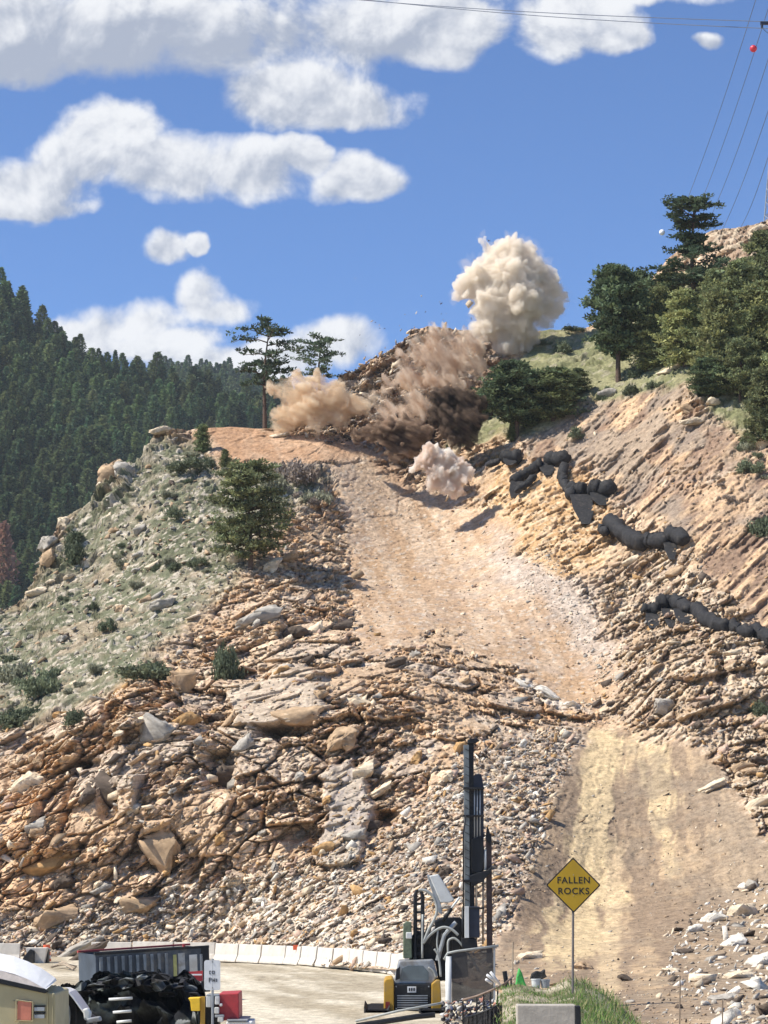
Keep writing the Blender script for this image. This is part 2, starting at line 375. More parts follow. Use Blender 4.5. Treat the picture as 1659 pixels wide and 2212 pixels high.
z_blast = zone([(600, 920), (740, 805), (880, 700), (1060, 700), (1100, 800), (1000, 960), (900, 1040), (780, 965)], 14)
z_face = zone([(680, 1670), (760, 1650), (800, 1780), (770, 1850), (690, 1830)], 8)
z_slab = zone([(500, 1480), (600, 1440), (680, 1470), (700, 1530), (620, 1560), (520, 1530)], 8)
smoothz = np.clip(np.maximum.reduce([z_chute, z_ramp, z_redsoil*.9]), 0, 1)
def lerp(a, b, w): return a*(1-w[:, None]) + b*w[:, None]
# block relief in bedding coordinates (beds rise to the right)
A_ = np.array([0.78, 0.15, 0.60]); A_ /= np.linalg.norm(A_); B_ = np.cross([0, 1, 0], A_); B_ /= np.linalg.norm(B_); C_ = np.cross(A_, B_)
def bed(L, w=0.35):
    q = p + w*L*(np.c_[vnoise(p/L+5, 31), vnoise(p/L+15, 32), vnoise(p/L+25, 33)]-.5)
    return np.c_[q @ A_/(L*1.2), q @ B_/(L*0.58), q @ C_/(L*.9)]
h1, e1, ra1, rb1, rc1 = blocks(bed(4.4, .18), 101)
h2, e2, ra2, rb2, rc2 = blocks(bed(1.9), 201)
h3, e3, ra3, rb3, rc3 = blocks(bed(.85), 301)
h4, e4, ra4, rb4, rc4 = blocks(bed(0.38), 401)
z_core = zone([(60, 1640), (330, 1440), (500, 1380), (700, 1420), (820, 1500), (860, 1700), (740, 1830), (500, 1880), (200, 1940), (60, 1900)], 40)
big = fbm(p/12.0, 4, 61)-.5; mid = fbm(p/3.0, 4, 62)-.5; fin_ = fbm(p/0.6, 3, 63)-.5
flat_ = np.clip(np.maximum(z_face, z_slab), 0, 1)
base_amp = 0.44 + .24*z_cliff + .42*z_core*z_cliff + 0.22*z_rbank - 0.27*z_grass
base_amp = base_amp*(1-z_talus*.5)*(1-.86*smoothz)*(1-.72*z_hatch)*(1-.6*z_meadow*(1-z_rtop))*(1-.2*z_orange)
mass = sstep(rb1, .50, .58)*np.clip(z_cliff+.6*z_rbank, 0, 1)*(1-z_talus)
small_amp = (1-.72*mass)*(1-.75*flat_)*(1.15-.55*z_grass)*(1-.70*smoothz)*(1-.25*z_hatch)*(1-.45*z_meadow)
gate = sstep(fbm(p/4.0+9, 3, 66), .38, .58)
gr = lambda e, w: sstep(e, 0, w)
bump_ = lambda u0, v0, ru, rv: np.exp(-((((uf-u0)+jit*.25)/ru)**4+(((vf-v0)+jit2*.25)/rv)**4))
soil = sstep(fbm(p/4.5+61, 4, 68), .52, .60)*(1-z_talus)*(1-z_rbank*.6)*(1-flat_)
base_amp = base_amp*(1-.75*flat_)*(1-.6*soil)
disp = base_amp*(1.5*((h1-.1)*gr(e1, .09)-.4) + big) + base_amp*1.2*(1-.6*mass)*((h2-.1)*gr(e2, .08)-.4)
disp += 1.5*flat_ - 3.2*bump_(470, 1660, 34, 48) - 2.6*bump_(615, 1580, 52, 15) - 2.2*bump_(345, 1850, 30, 46) - 2.4*bump_(760, 1552, 34, 10) - 2.0*bump_(735, 1590, 46, 9) - 2.2*bump_(230, 1730, 22, 50) - 2.0*bump_(180, 1650, 30, 12) - 1.8*bump_(420, 1480, 30, 20) - 2.2*bump_(830, 1770, 26, 14) - 1.8*bump_(1570, 1450, 14, 34) + 1.2*np.exp(-(((uf-1620)/95)**2+((vf-2050)/75)**2)) + small_amp*(.25+.75*base_amp)*(.62*((h3-.1)*gr(e3, .09)-.4) + .30*(h4-.5)) + mid*1.1*(.35+.4*base_amp)
disp -= base_amp*(0.6*(1-gr(e1, .08)) + .30*(1-gr(e2, .10)) + .12*(1-gr(e3, .12)))
disp += z_blast*(.8*(h2-.5)+.5*(h3-.5))
# ruts and gullies of the ramp, running down the slope
rr_ = np.sin((uf-1370 - (vf-1590)*0.02)*0.0)  # placeholder keeps shape
fan = (uf-1365)/(1+np.maximum(vf-1590, -50)*0.0026)
fx = fan/31 + (fbm(p/4.5+3, 3, 71)-.5)*2.6
rut = np.abs(((fx) % 1.0)-.5)*2
q2 = np.c_[fan/13+3.3+(fbm(p/3.0+21, 3, 78)-.5)*2.2, vf/110.0, 0*uf]
streak = fbm(q2, 4, 72, .6)-.5
disp += z_ramp*(.10*np.sin(vf/4.2+fbm(p/2.0+5, 2, 76)*7)*np.exp(-((fan+58)/26)**2)*sstep(vf, 1830, 1790)+.05*(rut-.5)*np.clip(1-np.abs(fan)/170, .1, 1) + .42*streak + .5*(fbm(p/2.0+77, 4, 75)-.5))
# slip streaks of the chute, running down and to the right
q3 = np.c_[(uf*0.82-vf*0.42)/22.0, (uf*0.42+vf*0.82)/190.0, 0*uf]
cst = fbm(q3+11, 4, 73, .6)-.5
disp += z_chute*.30*cst
# hatched bank: thin ribs rising to the right
q4 = np.c_[(uf*0.70+vf*0.72)/15.0, (uf*0.72-vf*0.70)/120.0, 0*uf]
hst = fbm(q4+5, 4, 74, .6)-.5
disp += z_hatch*hst*(.5+1.9*sstep(fbm(p/3.5+71, 3, 79), .38, .62))
# crags on the left skyline and the boulder wall under the right trees
crag = np.exp(-(((uf-245)/38)**2+((vf-1045)/55)**2)) + .8*np.exp(-(((uf-360)/34)**2+((vf-945)/20)**2)) + .6*np.exp(-(((uf-118)/36)**2+((vf-1215)/55)**2))  + .7*np.exp(-(((uf-1500)/50)**2+((vf-880)/26)**2))
disp += crag*(.9*(h2-.3)+.8*(h3-.4)+.2)
backrow = (np.arange(NR) >= NV-1)[:, None]*np.ones(NU)[None]; backrow = backrow.ravel()
disp = disp*np.where(backrow > 0, .5, 1)
dirn = np.array([[-.04, -1.0, -.07]])+nrm*.10; dirn /= np.linalg.norm(dirn, axis=1, keepdims=True)
dirn = lerp(nrm, dirn, np.clip(1-z_grass*.8-z_meadow*.8, 0, 1))
pd = p + dirn*disp[:, None]
# ---- colours: soil and stone, block by block, crevice shade painted in
def C(*a): return np.array(a, float)
def lerp(a, b, w): return a*(1-w[:, None]) + b*w[:, None]
one = np.ones(len(p))
tanr = C(.52, .385, .27); cream = C(.76, .64, .49); orange = C(.50, .30, .15); greyr = C(.37, .335, .295); dark = C(.13, .095, .075); pink = C(.52, .37, .29)
rs = (ra2*.30+ra3*.38+ra4*.32); rs = np.clip((rs-.5)*1.9+.5, 0, 1)
col = lerp(tanr*one[:, None], cream*one[:, None], sstep(rs, .45, .8))
col = lerp(col, orange, sstep(rb2*.5+rb3*.5+big*1.1, .56, .80)*.7)
col = lerp(col, greyr, sstep(rc2*.5+rc3*.5+mid*.5, .60, .8)*.75)
col = lerp(col, pink, sstep(rc3*.5+rb4*.5, .6, .75)*.6); col = lerp(col, C(.22, .17, .14), sstep(rb4*.6+rc4*.4, .72, .80)*.6)
col = lerp(col, dark, (1-gr(e1, .05))*z_cliff*.3)  # shade of the large crevices painted into the cliff colour
z_lo = zone([(-300, 1690), (120, 1700), (250, 1800), (260, 1960), (60, 2010), (-300, 2020)], 30)
col = lerp(col, lerp(C(.60, .47, .35)*one[:, None], C(.46, .41, .36)*one[:, None], sstep(ra1, .3, .6))*(.8+.3*fbm(p/.9, 4, 97))[:, None], mass*.65)
col = lerp(col, C(.58, .38, .22)*one[:, None]*(.75+.5*ra3)[:, None], z_lo*.5)
col = col*(1+.10*z_cliff)[:, None]*np.array([1.0, .975, .93])
z_wh = zone([(330, 1900), (560, 1850), (820, 1850), (900, 1950), (860, 2080), (330, 2050)], 30)
col = lerp(col, dark, sstep(1-np.minimum(e2*2.5, e3*1.8), .84, 1.0)*.5*(1-smoothz))  # smaller cracks darkened too, their shade put into the stone colour
ta = lerp(C(.52, .44, .35)*one[:, None], C(.27, .21, .16)*one[:, None], sstep(ra4, .3, .7)); ta = lerp(ta, C(.72, .66, .57)*one[:, None], z_wh*sstep(ra3, .35, .6)*.8); ta = lerp(ta, C(.66, .59, .49), sstep(rb4, .72, .85)); ta = lerp(ta, C(.43, .29, .20), sstep(rc4, .78, .9)*.8); ta = lerp(ta, C(.20, .17, .16), sstep(rb3, .8, .9)*.6)
col = lerp(col, lerp(C(.44, .31, .20)*one[:, None], C(.54, .40, .27)*one[:, None], sstep(fbm(p/1.3, 4, 69), .4, .6)), soil*.75)
col = lerp(col, ta, z_talus*.9)
gg = lerp(C(.120, .134, .078)*one[:, None], C(.225, .205, .140)*one[:, None], sstep(fbm(p/.9, 5, 81, .65)+.5*(fbm(p/6.0, 3, 84)-.5), .44, .62))
gg = lerp(gg, C(.085, .10, .055), sstep(fbm(p/2.4+9, 4, 82), .56, .70)*.8)
gg = lerp(gg, C(.50, .44, .35), sstep(ra3*.4+ra4*.6, .64, .74)*.85)
gg = lerp(gg, C(.36, .28, .19), sstep(fbm(p/3.2+19, 4, 89), .60, .70)*.6)
col = lerp(col, gg, z_grass*.93)
col = lerp(col, lerp(C(.37, .225, .135)*one[:, None], C(.44, .30, .20)*one[:, None], sstep(mid+cst, -.1, .25)), z_redsoil*.9)
ch = lerp(C(.42, .295, .195)*one[:, None], C(.52, .40, .29)*one[:, None], sstep(cst+mid*.8, -.12, .2)); ch = lerp(ch, C(.46, .30, .165), sstep(big-cst*.3, .0, .16)*.4); ch = lerp(ch, C(.36, .29, .24), sstep(fbm(p/1.6+51, 4, 95), .55, .66)*.5)
ch = lerp(ch, C(.56, .50, .42), sstep(ra4, .86, .93)*.7)
col = lerp(col, ch, z_chute*.95)
col = lerp(col, lerp(C(.43, .37, .32)*one[:, None], C(.55, .49, .43)*one[:, None], sstep(ra4*.5+ra3*.5, .5, .75)), z_chgrey*.75)
rp = lerp(C(.25, .19, .135)*one[:, None], C(.42, .315, .205)*one[:, None], sstep(streak + (1-rut)*.06+mid*.7, -.10, .24))
rp = lerp(rp, C(.60, .48, .29), sstep(-np.abs(fan+60)/44-np.maximum(vf-2030, 0)/90+1.0+streak*1.8+mid, 0, .5)*.85)
rp = lerp(rp, C(.58, .46, .28), sstep(-np.abs(fan-48)/44-np.maximum(vf-1730, 0)/130+1.0+streak*1.8+mid, 0, .5)*.8); rp = lerp(rp, C(.56, .44, .28), sstep(-np.abs(fan+22)/13-np.maximum(1840-vf, 0)/60+1.0+streak*1.2+mid, 0, .6)*.75)
rp = lerp(rp, C(.23, .19, .145), sstep(fbm(p/2.6+31, 5, 85, .6)+streak*.4, .50, .62)*.6*(1-.7*np.exp(-((fan+48)/40)**2)))
rp = lerp(rp, C(.31, .25, .185), sstep(zu, 1440, 1620)*.6); rp = lerp(rp, C(.30, .25, .20), sstep(-(uf-(1255-(vf-1590)*.30)), 0, 90)*.6)
col = lerp(col, rp, z_ramp*.95)
ht = lerp(C(.24, .165, .12)*one[:, None], C(.56, .40, .255)*one[:, None], sstep(hst, -.08, .10)); ht = lerp(ht, C(.25, .215, .18), sstep(fbm(p/4+3, 4, 86)+sstep(vf+.62*uf, 2000, 1780)*.15, .50, .64)*.75)
col = lerp(col, ht, z_hatch*.9)
og = lerp(C(.46, .29, .14)*one[:, None], C(.62, .47, .31)*one[:, None], sstep(ra3*.5+ra4*.5, .35, .7)); col = lerp(col, og, z_orange*.85)
md = lerp(C(.155, .165, .075)*one[:, None], C(.24, .235, .125)*one[:, None], sstep(fbm(p/1.8+2, 4, 87), .4, .6)); md = lerp(md, C(.34, .30, .23), sstep(ra3, .8, .9)*.5)
col = lerp(col, md, z_meadow*.92)
col = lerp(col, lerp(C(.30, .22, .16)*one[:, None], C(.44, .37, .28)*one[:, None], sstep(ra3, .4, .7)), z_rtop*.9)
rb_ = lerp(C(.42, .32, .22)*one[:, None], C(.58, .49, .38)*one[:, None], sstep(rs, .4, .75)); rb_ = lerp(rb_, C(.26, .19, .15), sstep(rb3, .75, .85)*.7); col = lerp(col, rb_, z_rbank*.8)
bl = lerp(C(.24, .165, .115)*one[:, None], C(.44, .33, .24)*one[:, None], sstep(ra3*.6+ra2*.4, .45, .7)); bl = lerp(bl, C(.50, .48, .44), sstep(rb2, .85, .92)*.7); col = lerp(col, bl, z_blast*.95)
col = lerp(col, lerp(C(.42, .37, .31)*one[:, None], C(.33, .30, .28)*one[:, None], sstep(ra3, .4, .6)), (z_face*.9))
col = lerp(col, C(.46, .39, .31)*one[:, None]*(.85+.3*ra3)[:, None], (z_slab*.8))
white_ = zone([(1100, 1470), (1130, 1465), (1230, 1510), (1290, 1530), (1220, 1535), (1130, 1500)], 8); col = lerp(col, C(.66, .60, .52), white_*.8)
idx = np.arange(NR*NU).reshape(NR, NU)
Fq = np.c_[idx[:-1, :-1].ravel(), idx[:-1, 1:].ravel(), idx[1:, 1:].ravel(), idx[1:, :-1].ravel()]
veg = np.clip(np.maximum(z_grass, z_meadow), 0, 1); col = col*(1-(1-veg)[:, None]*np.array([.0, .045, .11]))
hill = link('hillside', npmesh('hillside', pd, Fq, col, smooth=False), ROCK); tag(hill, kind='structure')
PD = pd.reshape(NR, NU, 3); COLG = col.reshape(NR, NU, 3); NG = nrm.reshape(NR, NU, 3)
def gi(u, v):
    j = int(round((u-U0)/(U1-U0)*(NU-1))); j = max(0, min(NU-1, j))
    i = int(round((foot_v[j]-v)/(foot_v[j]-crest_v[j])*(NV-1))); i = max(0, min(NV-1, i)); return i, j
def on_hill(u, v):
    i, j = gi(u, v); return Vector(PD[i, j]), Vector(NG[i, j])

# ------------------------------------------------------------------ the flat ground and the road
g = MB(); g.add([(-6000, -500, -0.35), (6000, -500, -0.35), (6000, 9000, -0.35), (-6000, 9000, -0.35)], [(0, 1, 2, 3)])
DIRT = mat('packed_dirt', (0.50, 0.43, 0.33), 0.95, var=0.18, scale=0.25, bump=0.3, dirt=(0.36, 0.29, 0.21))
tag(g.build('ground', DIRT), kind='structure')
nx, ny = 150, 190
X, Y2 = np.meshgrid(np.linspace(-45, 20, nx), np.linspace(30, 152, ny)); zz = (fbm(np.c_[X.ravel()/6, Y2.ravel()/6, 0*X.ravel()], 4, 91)-.5)*.25
pv = np.c_[X.ravel(), Y2.ravel(), zz]
tr = np.c_[(X.ravel()+.25*Y2.ravel())/1.4, Y2.ravel()/22, 0*X.ravel()]
st = fbm(tr, 4, 92, .6)
rc = lerp(C(.37, .31, .215)*np.ones((len(pv), 1)), C(.60, .53, .40)*np.ones((len(pv), 1)), sstep(st+.5*(fbm(pv/3, 4, 93)-.5), .35, .62))
pv[:, 2] += (st-.5)*.12
ii = np.arange(nx*ny).reshape(ny, nx); fq = np.c_[ii[:-1, :-1].ravel(), ii[:-1, 1:].ravel(), ii[1:, 1:].ravel(), ii[1:, :-1].ravel()]
tag(link('road', npmesh('road', pv, fq, rc, True), ROCK), kind='structure')

# ------------------------------------------------------------------ stones
def hull_rock(seed, n=14, sq=(1, .8, .62)):
    r = random.Random(seed); bm = bmesh.new()
    for k in range(n):
        v = Vector((r.gauss(0, 1), r.gauss(0, 1), r.gauss(0, 1))).normalized()
        v = Vector((max(-.72, min(.72, v.x)), max(-.72, min(.72, v.y)), max(-.7, min(.7, v.z))))*r.uniform(.85, 1.15)
        bm.verts.new((v.x*sq[0], v.y*sq[1], v.z*sq[2]))
    res = bmesh.ops.convex_hull(bm, input=bm.verts)
    bmesh.ops.delete(bm, geom=[e for e in set(res['geom_interior']+res['geom_unused']) if isinstance(e, bmesh.types.BMVert)], context='VERTS')
    bmesh.ops.triangulate(bm, faces=bm.faces); bm.verts.ensure_lookup_table()
    V = np.array([v.co[:] for v in bm.verts]); idx_ = {v: i for i, v in enumerate(bm.verts)}
    Fc = np.array([[idx_[v] for v in f.verts] for f in bm.faces]); bm.free(); return V, Fc
PR = [hull_rock(s, 8+s % 4, (1, rnd.uniform(.5, .9), rnd.uniform(.25, .65))) for s in range(16)]
def rotm(r):
    # mostly lying with the beds, long axis up to the right
    M = Matrix.Rotation(r.gauss(-.55, .45), 3, 'Y') @ Matrix.Rotation(r.gauss(0, .5), 3, 'X') @ Matrix.Rotation(r.gauss(0, .8), 3, 'Z')
    return np.array(M)
PAL = dict(tan=(.44, .31, .19), cream=(.66, .54, .38), orange=(.47, .29, .13), grey=(.38, .345, .29), dark=(.11, .085, .065), pink=(.48, .34, .25), white=(.72, .66, .55))
def scatter(name, poly, n, smin, smax, pal, seed, label, power=2.6, lift=.15):
    r = random.Random(seed); xs = [q[0] for q in poly]; ys = [q[1] for q in poly]; Vs = []; Fs = []; Cs = []; b = 0
    pn = np.array([[r.uniform(min(xs), max(xs)), r.uniform(min(ys), max(ys))] for _ in range(n*5)])
    jj = (fbm(np.c_[pn/60, 0*pn[:, 0]], 3, seed)-.5)*60
    ok = sdpoly(pn[:, 0]+jj, pn[:, 1]-jj, poly) < 0
    for (u, v) in pn[ok][:n]:
        P0, N0 = on_hill(u, v); s = smin*(1-r.random()*(1-(smin/smax)**power))**(-1/power)
        V, Fc = PR[r.randrange(len(PR))]; V = (V*s*np.array([1.25, 1, 1])) @ rotm(r).T + np.array(P0) + np.array(N0)*s*lift
        c = np.array(PAL[r.choice(pal)])*r.uniform(.75, 1.2); Vs.append(V); Fs.append(Fc+b); b += len(V); Cs.append(np.repeat(c[None], len(V), 0))
    o = link(name, npmesh(name, np.concatenate(Vs), np.concatenate(Fs), np.concatenate(Cs)), STONE)
    return tag(o, label, 'rubble', kind='stuff')
TAL = [(-150, 2090), (-150, 1985), (250, 1950), (560, 1870), (800, 1820), (1010, 1630), (1190, 1570), (1240, 1610), (1180, 1800), (1090, 2000), (1050, 2110), (860, 2090), (480, 2062)]
scatter('talus_rubble', TAL, 9000, .10, .7, ['cream', 'white', 'grey', 'tan', 'pink', 'grey', 'cream', 'dark', 'orange'], 1, 'pale grey and cream broken stone covering the foot of the slope behind the barriers')
scatter('slope_rubble', [(-200, 1640), (100, 1560), (330, 1420), (560, 1180), (700, 1040), (800, 1250), (820, 1420), (960, 1390), (1200, 1540), (1000, 1660), (800, 1850), (560, 1900), (250, 1970), (-200, 2010)], 5200, .10, .9,
        ['cream', 'tan', 'tan', 'orange', 'pink', 'grey', 'cream', 'dark'], 2, 'tan and orange broken stone strewn over the rocky slope left of the chute')
scatter('chute_rubble', [(740, 1000), (900, 1050), (1080, 1110), (1230, 1190), (1330, 1480), (1290, 1530), (1100, 1440), (930, 1370), (800, 1430), (760, 1150)], 1800, .05, .30, ['tan', 'cream', 'pink', 'grey', 'tan'], 3, 'small loose stones lying in the bare dirt chute', 2.2)
scatter('grey_rubble', [(1090, 1180), (1210, 1180), (1300, 1300), (1330, 1470), (1260, 1420), (1150, 1290)], 900, .06, .32, ['grey', 'tan', 'cream', 'grey'], 4, 'grey and white gravel along the right side of the chute')
scatter('bank_rubble', [(1290, 1240), (1400, 1180), (1480, 1190), (1660, 1380), (1850, 1450), (1850, 1850), (1659, 1790), (1500, 1590), (1200, 1560), (1320, 1430)], 3300, .10, .8, ['cream', 'tan', 'cream', 'pink', 'orange', 'dark', 'grey'], 5, 'cream and tan broken stone of the bank on the right')
scatter('ramp_rubble', [(1060, 2100), (1200, 1700), (1500, 1650), (1850, 1900), (1850, 2300), (1400, 2290)], 2400, .04, .30, ['tan', 'tan', 'cream', 'grey', 'dark'], 6, 'small stones scattered over the dirt ramp', 2.6)
scatter('meadow_rubble', [(-100, 1400), (130, 1140), (340, 960), (560, 1010), (600, 1100), (460, 1300), (200, 1480), (-100, 1560)], 2600, .08, .7, ['cream', 'grey', 'tan', 'grey', 'tan', 'dark'], 7, 'pale stones poking through the grass of the left slope', 2.4)
scatter('hatch_rubble', [(1150, 960), (1450, 840), (1659, 960), (1850, 1100), (1850, 1450), (1659, 1370), (1480, 1190), (1330, 1050)], 1500, .05, .4, ['tan', 'orange', 'cream', 'dark', 'pink'], 8, 'small reddish stones on the streaked bank above the black rolls', 2.4)
scatter('white_rubble', [(1440, 2000), (1500, 1960), (1659, 1900), (1850, 1900), (1850, 2300), (1560, 2200), (1440, 2120)], 1100, .10, .85, ['white', 'cream', 'grey', 'white', 'dark'], 9, 'white broken rock heaped at the right foot of the ramp', 1.9)
scatter('blast_rubble', [(620, 930), (750, 800), (890, 700), (1040, 720), (1060, 820), (900, 900), (880, 960), (760, 960)], 1500, .12, 1.0, ['tan', 'grey', 'cream', 'dark', 'tan'], 10, 'brown and grey rock broken loose by the blast on the crest', 2.2, .4)
scatter('toe_rubble', [(860, 2105), (1080, 2075), (1500, 2110), (1659, 2150), (1659, 2230), (1100, 2200)], 500, .05, .40, ['cream', 'tan', 'grey', 'dark'], 12, 'stones along the toe of the ramp behind the sign')

# large boulders, each a thing of its own
def boulder_mesh(seed, sq):
    V, Fc = hull_rock(seed, 22, sq); me = npmesh('boulder', V, Fc)
    bm = bmesh.new(); bm.from_mesh(me)
    bmesh.ops.bevel(bm, geom=bm.edges[:], offset=.03, segments=1, affect='EDGES')
    bmesh.ops.triangulate(bm, faces=bm.faces); bmesh.ops.subdivide_edges(bm, edges=bm.edges[:], cuts=2, use_grid_fill=True)
    bm.verts.ensure_lookup_table(); V = np.array([v.co[:] for v in bm.verts]); bm.to_mesh(me); bm.free()
    h, e, a, b_, c_ = blocks(V*1.6+seed*3.1, seed); h2_, e2_, a2, _, _ = blocks(V*4.0+seed, seed+9)
    L = np.linalg.norm(V, axis=1, keepdims=True)
    V = V*(1 + ((h-.5)*.20+(h2_-.5)*.09)[:, None])
    me.vertices.foreach_set('co', V.astype(np.float32).ravel()); me.update()
    return me, a, a2
BMATS = {}
def bmat(key):
    if key not in BMATS: BMATS[key] = mat('boulder_'+key, PAL[key], .93, var=.32, scale=1.9, bump=.7, spec=.1, dirt=tuple(x*.55 for x in PAL[key]))
    return BMATS[key]
BM = {}
def boulder(u, v, w, h, key, label, group=None, rot=-.5, seed=None, depth=.8, name='boulder'):
    P0, N0 = on_hill(u, v); k = P0.y/F_
    s = rnd.randrange(8) if seed is None else seed
    if (s, key) not in BM:
        me, _, _ = boulder_mesh(500+s, (1, .85, .8)); me.materials.append(bmat(key)); BM[(s, key)] = me
    o = bpy.data.objects.new(name, BM[(s, key)]); COL.objects.link(o)
    o.location = P0 + N0*(h*k*.12); o.rotation_euler = (rnd.uniform(-.3, .3), rot+rnd.uniform(-.15, .15), rnd.uniform(-.5, .5)); o.scale = (w*k*.62, w*k*.5*depth+.2, h*k*.62)
    return tag(o, label, 'boulder', group)
BL = [(640, 1555, 110, 60, 'tan', 'tan slab overhanging a dark hollow in mid slope', -.1),
      (740, 1600, 90, 42, 'tan', 'flat tan slab jutting out right of the dark hollow', -.5), (760, 1525, 90, 46, 'cream', 'cream block on the slope beneath the chute edge', -.3),
      
      (800, 1790, 60, 44, 'dark', 'dark block lying right of the smooth pale rock face', -.2), (475, 1690, 80, 95, 'dark', 'dark brown overhanging block in the middle of the lower cliff', -1.2),
      (330, 1590, 60, 100, 'grey', 'steep grey striped slab in the left cliff', -1.1), (230, 1710, 60, 110, 'dark', 'dark upright block in the left cliff', -1.2), (390, 1480, 70, 70, 'tan', 'brown block below the shrubs of the left slope', -.9),
      (350, 1830, 90, 110, 'tan', 'broad tan block low in the left cliff', -.9), (110, 1870, 130, 70, 'orange', 'long orange ledge low on the far left', -.5), (130, 1985, 110, 50, 'tan', 'flat tan block at the foot of the far left', -.3),
      (60, 1700, 80, 60, 'cream', 'cream block high on the left edge of the cliff', -.5), (300, 1960, 90, 44, 'tan', 'tan block above the barriers on the left', -.3),
      (355, 1310, 60, 40, 'grey', 'grey block among grass above the left cliff', -.5), (560, 1340, 110, 50, 'grey', 'wide grey ledge below the big pine', -.4), (590, 1225, 60, 28, 'cream', 'pale flat block right of the big pine trunk', -.5),
      (505, 1210, 34, 34, 'cream', 'pale upright stone left of the big pine trunk', -1.1), (620, 1210, 50, 26, 'tan', 'tan flat stone beside the pine on the chute edge', -.4), (740, 1355, 60, 30, 'dark', 'dark broken stone at the left edge of the chute', -.3),
      (235, 1035, 50, 60, 'tan', 'tan crag standing on the left skyline', -1.2), (270, 1030, 40, 60, 'grey', 'grey crag beside the tan one on the skyline', -1.3), (355, 940, 56, 24, 'cream', 'cream ledge on the skyline left of the small juniper', -.4),
      (140, 1130, 34, 30, 'cream', 'small cream crag on the left skyline beneath the larger crags', -.4), (110, 1180, 50, 40, 'grey', 'grey stacked crag on the left edge of the grass slope', -.2), (110, 1215, 44, 46, 'tan', 'tan stacked crag below the grey one at the left edge', -1.0), (80, 1285, 50, 24, 'cream', 'cream stone lowest on the left skyline', -.4),
      (602, 942, 46, 13, 'cream', 'long white slab lying on red soil before the left dust cloud', -.12), (1180, 1500, 60, 16, 'white', 'white broken ledge along the lower lip of the chute', .45), (1130, 1480, 44, 18, 'white', 'white block at the upper end of the white ledge', .3), (1240, 1525, 40, 14, 'white', 'white block at the lower end of the white ledge', .3),
      (1490, 890, 50, 30, 'tan', 'tan outcrop under the right hand trees', .5), (1540, 875, 20, 46, 'cream', 'upright cream stone in the outcrop under the right trees', -1.4), (1500, 915, 60, 24, 'cream', 'cream boulder below the tan outcrop', -.1), (1445, 800, 60, 22, 'cream', 'pale stone at the foot of the light green trees', -.3),
      (1310, 850, 46, 30, 'grey', 'grey boulder below the round pine trunk', -.2), (1650, 960, 40, 40, 'cream', 'pale boulder at the right edge under the trees', -.5), (1620, 525, 50, 24, 'cream', 'cream boulder near the right skyline', -.2), (1575, 545, 46, 24, 'tan', 'tan boulder left of the cream one near the skyline', -.3), (1640, 500, 40, 24, 'cream', 'boulder on the right skyline beside the lattice tower', -.4), (1555, 610, 50, 20, 'cream', 'pale ledge behind the tall windswept pine', .5),
      (1640, 1740, 90, 32, 'cream', 'long cream slab on the right bank above its dark gap', -.3), (1600, 1660, 60, 26, 'tan', 'tan slab above the long cream slab on the right bank', -.4), (1440, 1530, 44, 60, 'grey', 'grey upright block on the right bank above the ramp', -1.2), (1380, 1560, 34, 22, 'tan', 'tan block at the top lip of the ramp', -.4), (1540, 1700, 70, 26, 'cream', 'cream slab beside the upper right edge of the ramp', -.4),
      (1540, 1990, 56, 34, 'white', 'white block topping the rock heap by the ramp', -.4), (1610, 1975, 70, 44, 'cream', 'large cream block high in the white rock heap', -.2), (1580, 2040, 60, 30, 'white', 'white block in the middle of the rock heap', -.2), (1640, 2080, 70, 34, 'white', 'white block at the right edge of the heap', -.1), (1600, 2110, 70, 26, 'cream', 'flat cream block low in the heap', -.05), (1500, 2010, 40, 24, 'white', 'white block at the left tip of the heap', -.5), (1480, 2060, 36, 20, 'dark', 'dark stone left of the white heap', -.1), (1560, 2160, 60, 22, 'grey', 'grey stone in the dirt below the heap', -.05), (1355, 2118, 44, 18, 'dark', 'dark stone in the dirt right of the sign post', .3), (1262, 2092, 50, 24, 'tan', 'tan block behind the foot of the sign post', .4), (1150, 2070, 60, 26, 'cream', 'cream block above the grey buckets', -.2), (1450, 2100, 40, 18, 'cream', 'cream stone low left of the heap', .1), (1470, 2178, 18, 14, 'dark', 'small dark stone near the fence posts', 0)]
for (u, v, w, h, key, lab, rot) in BL: boulder(u, v, w, h, key, lab, rot=rot)
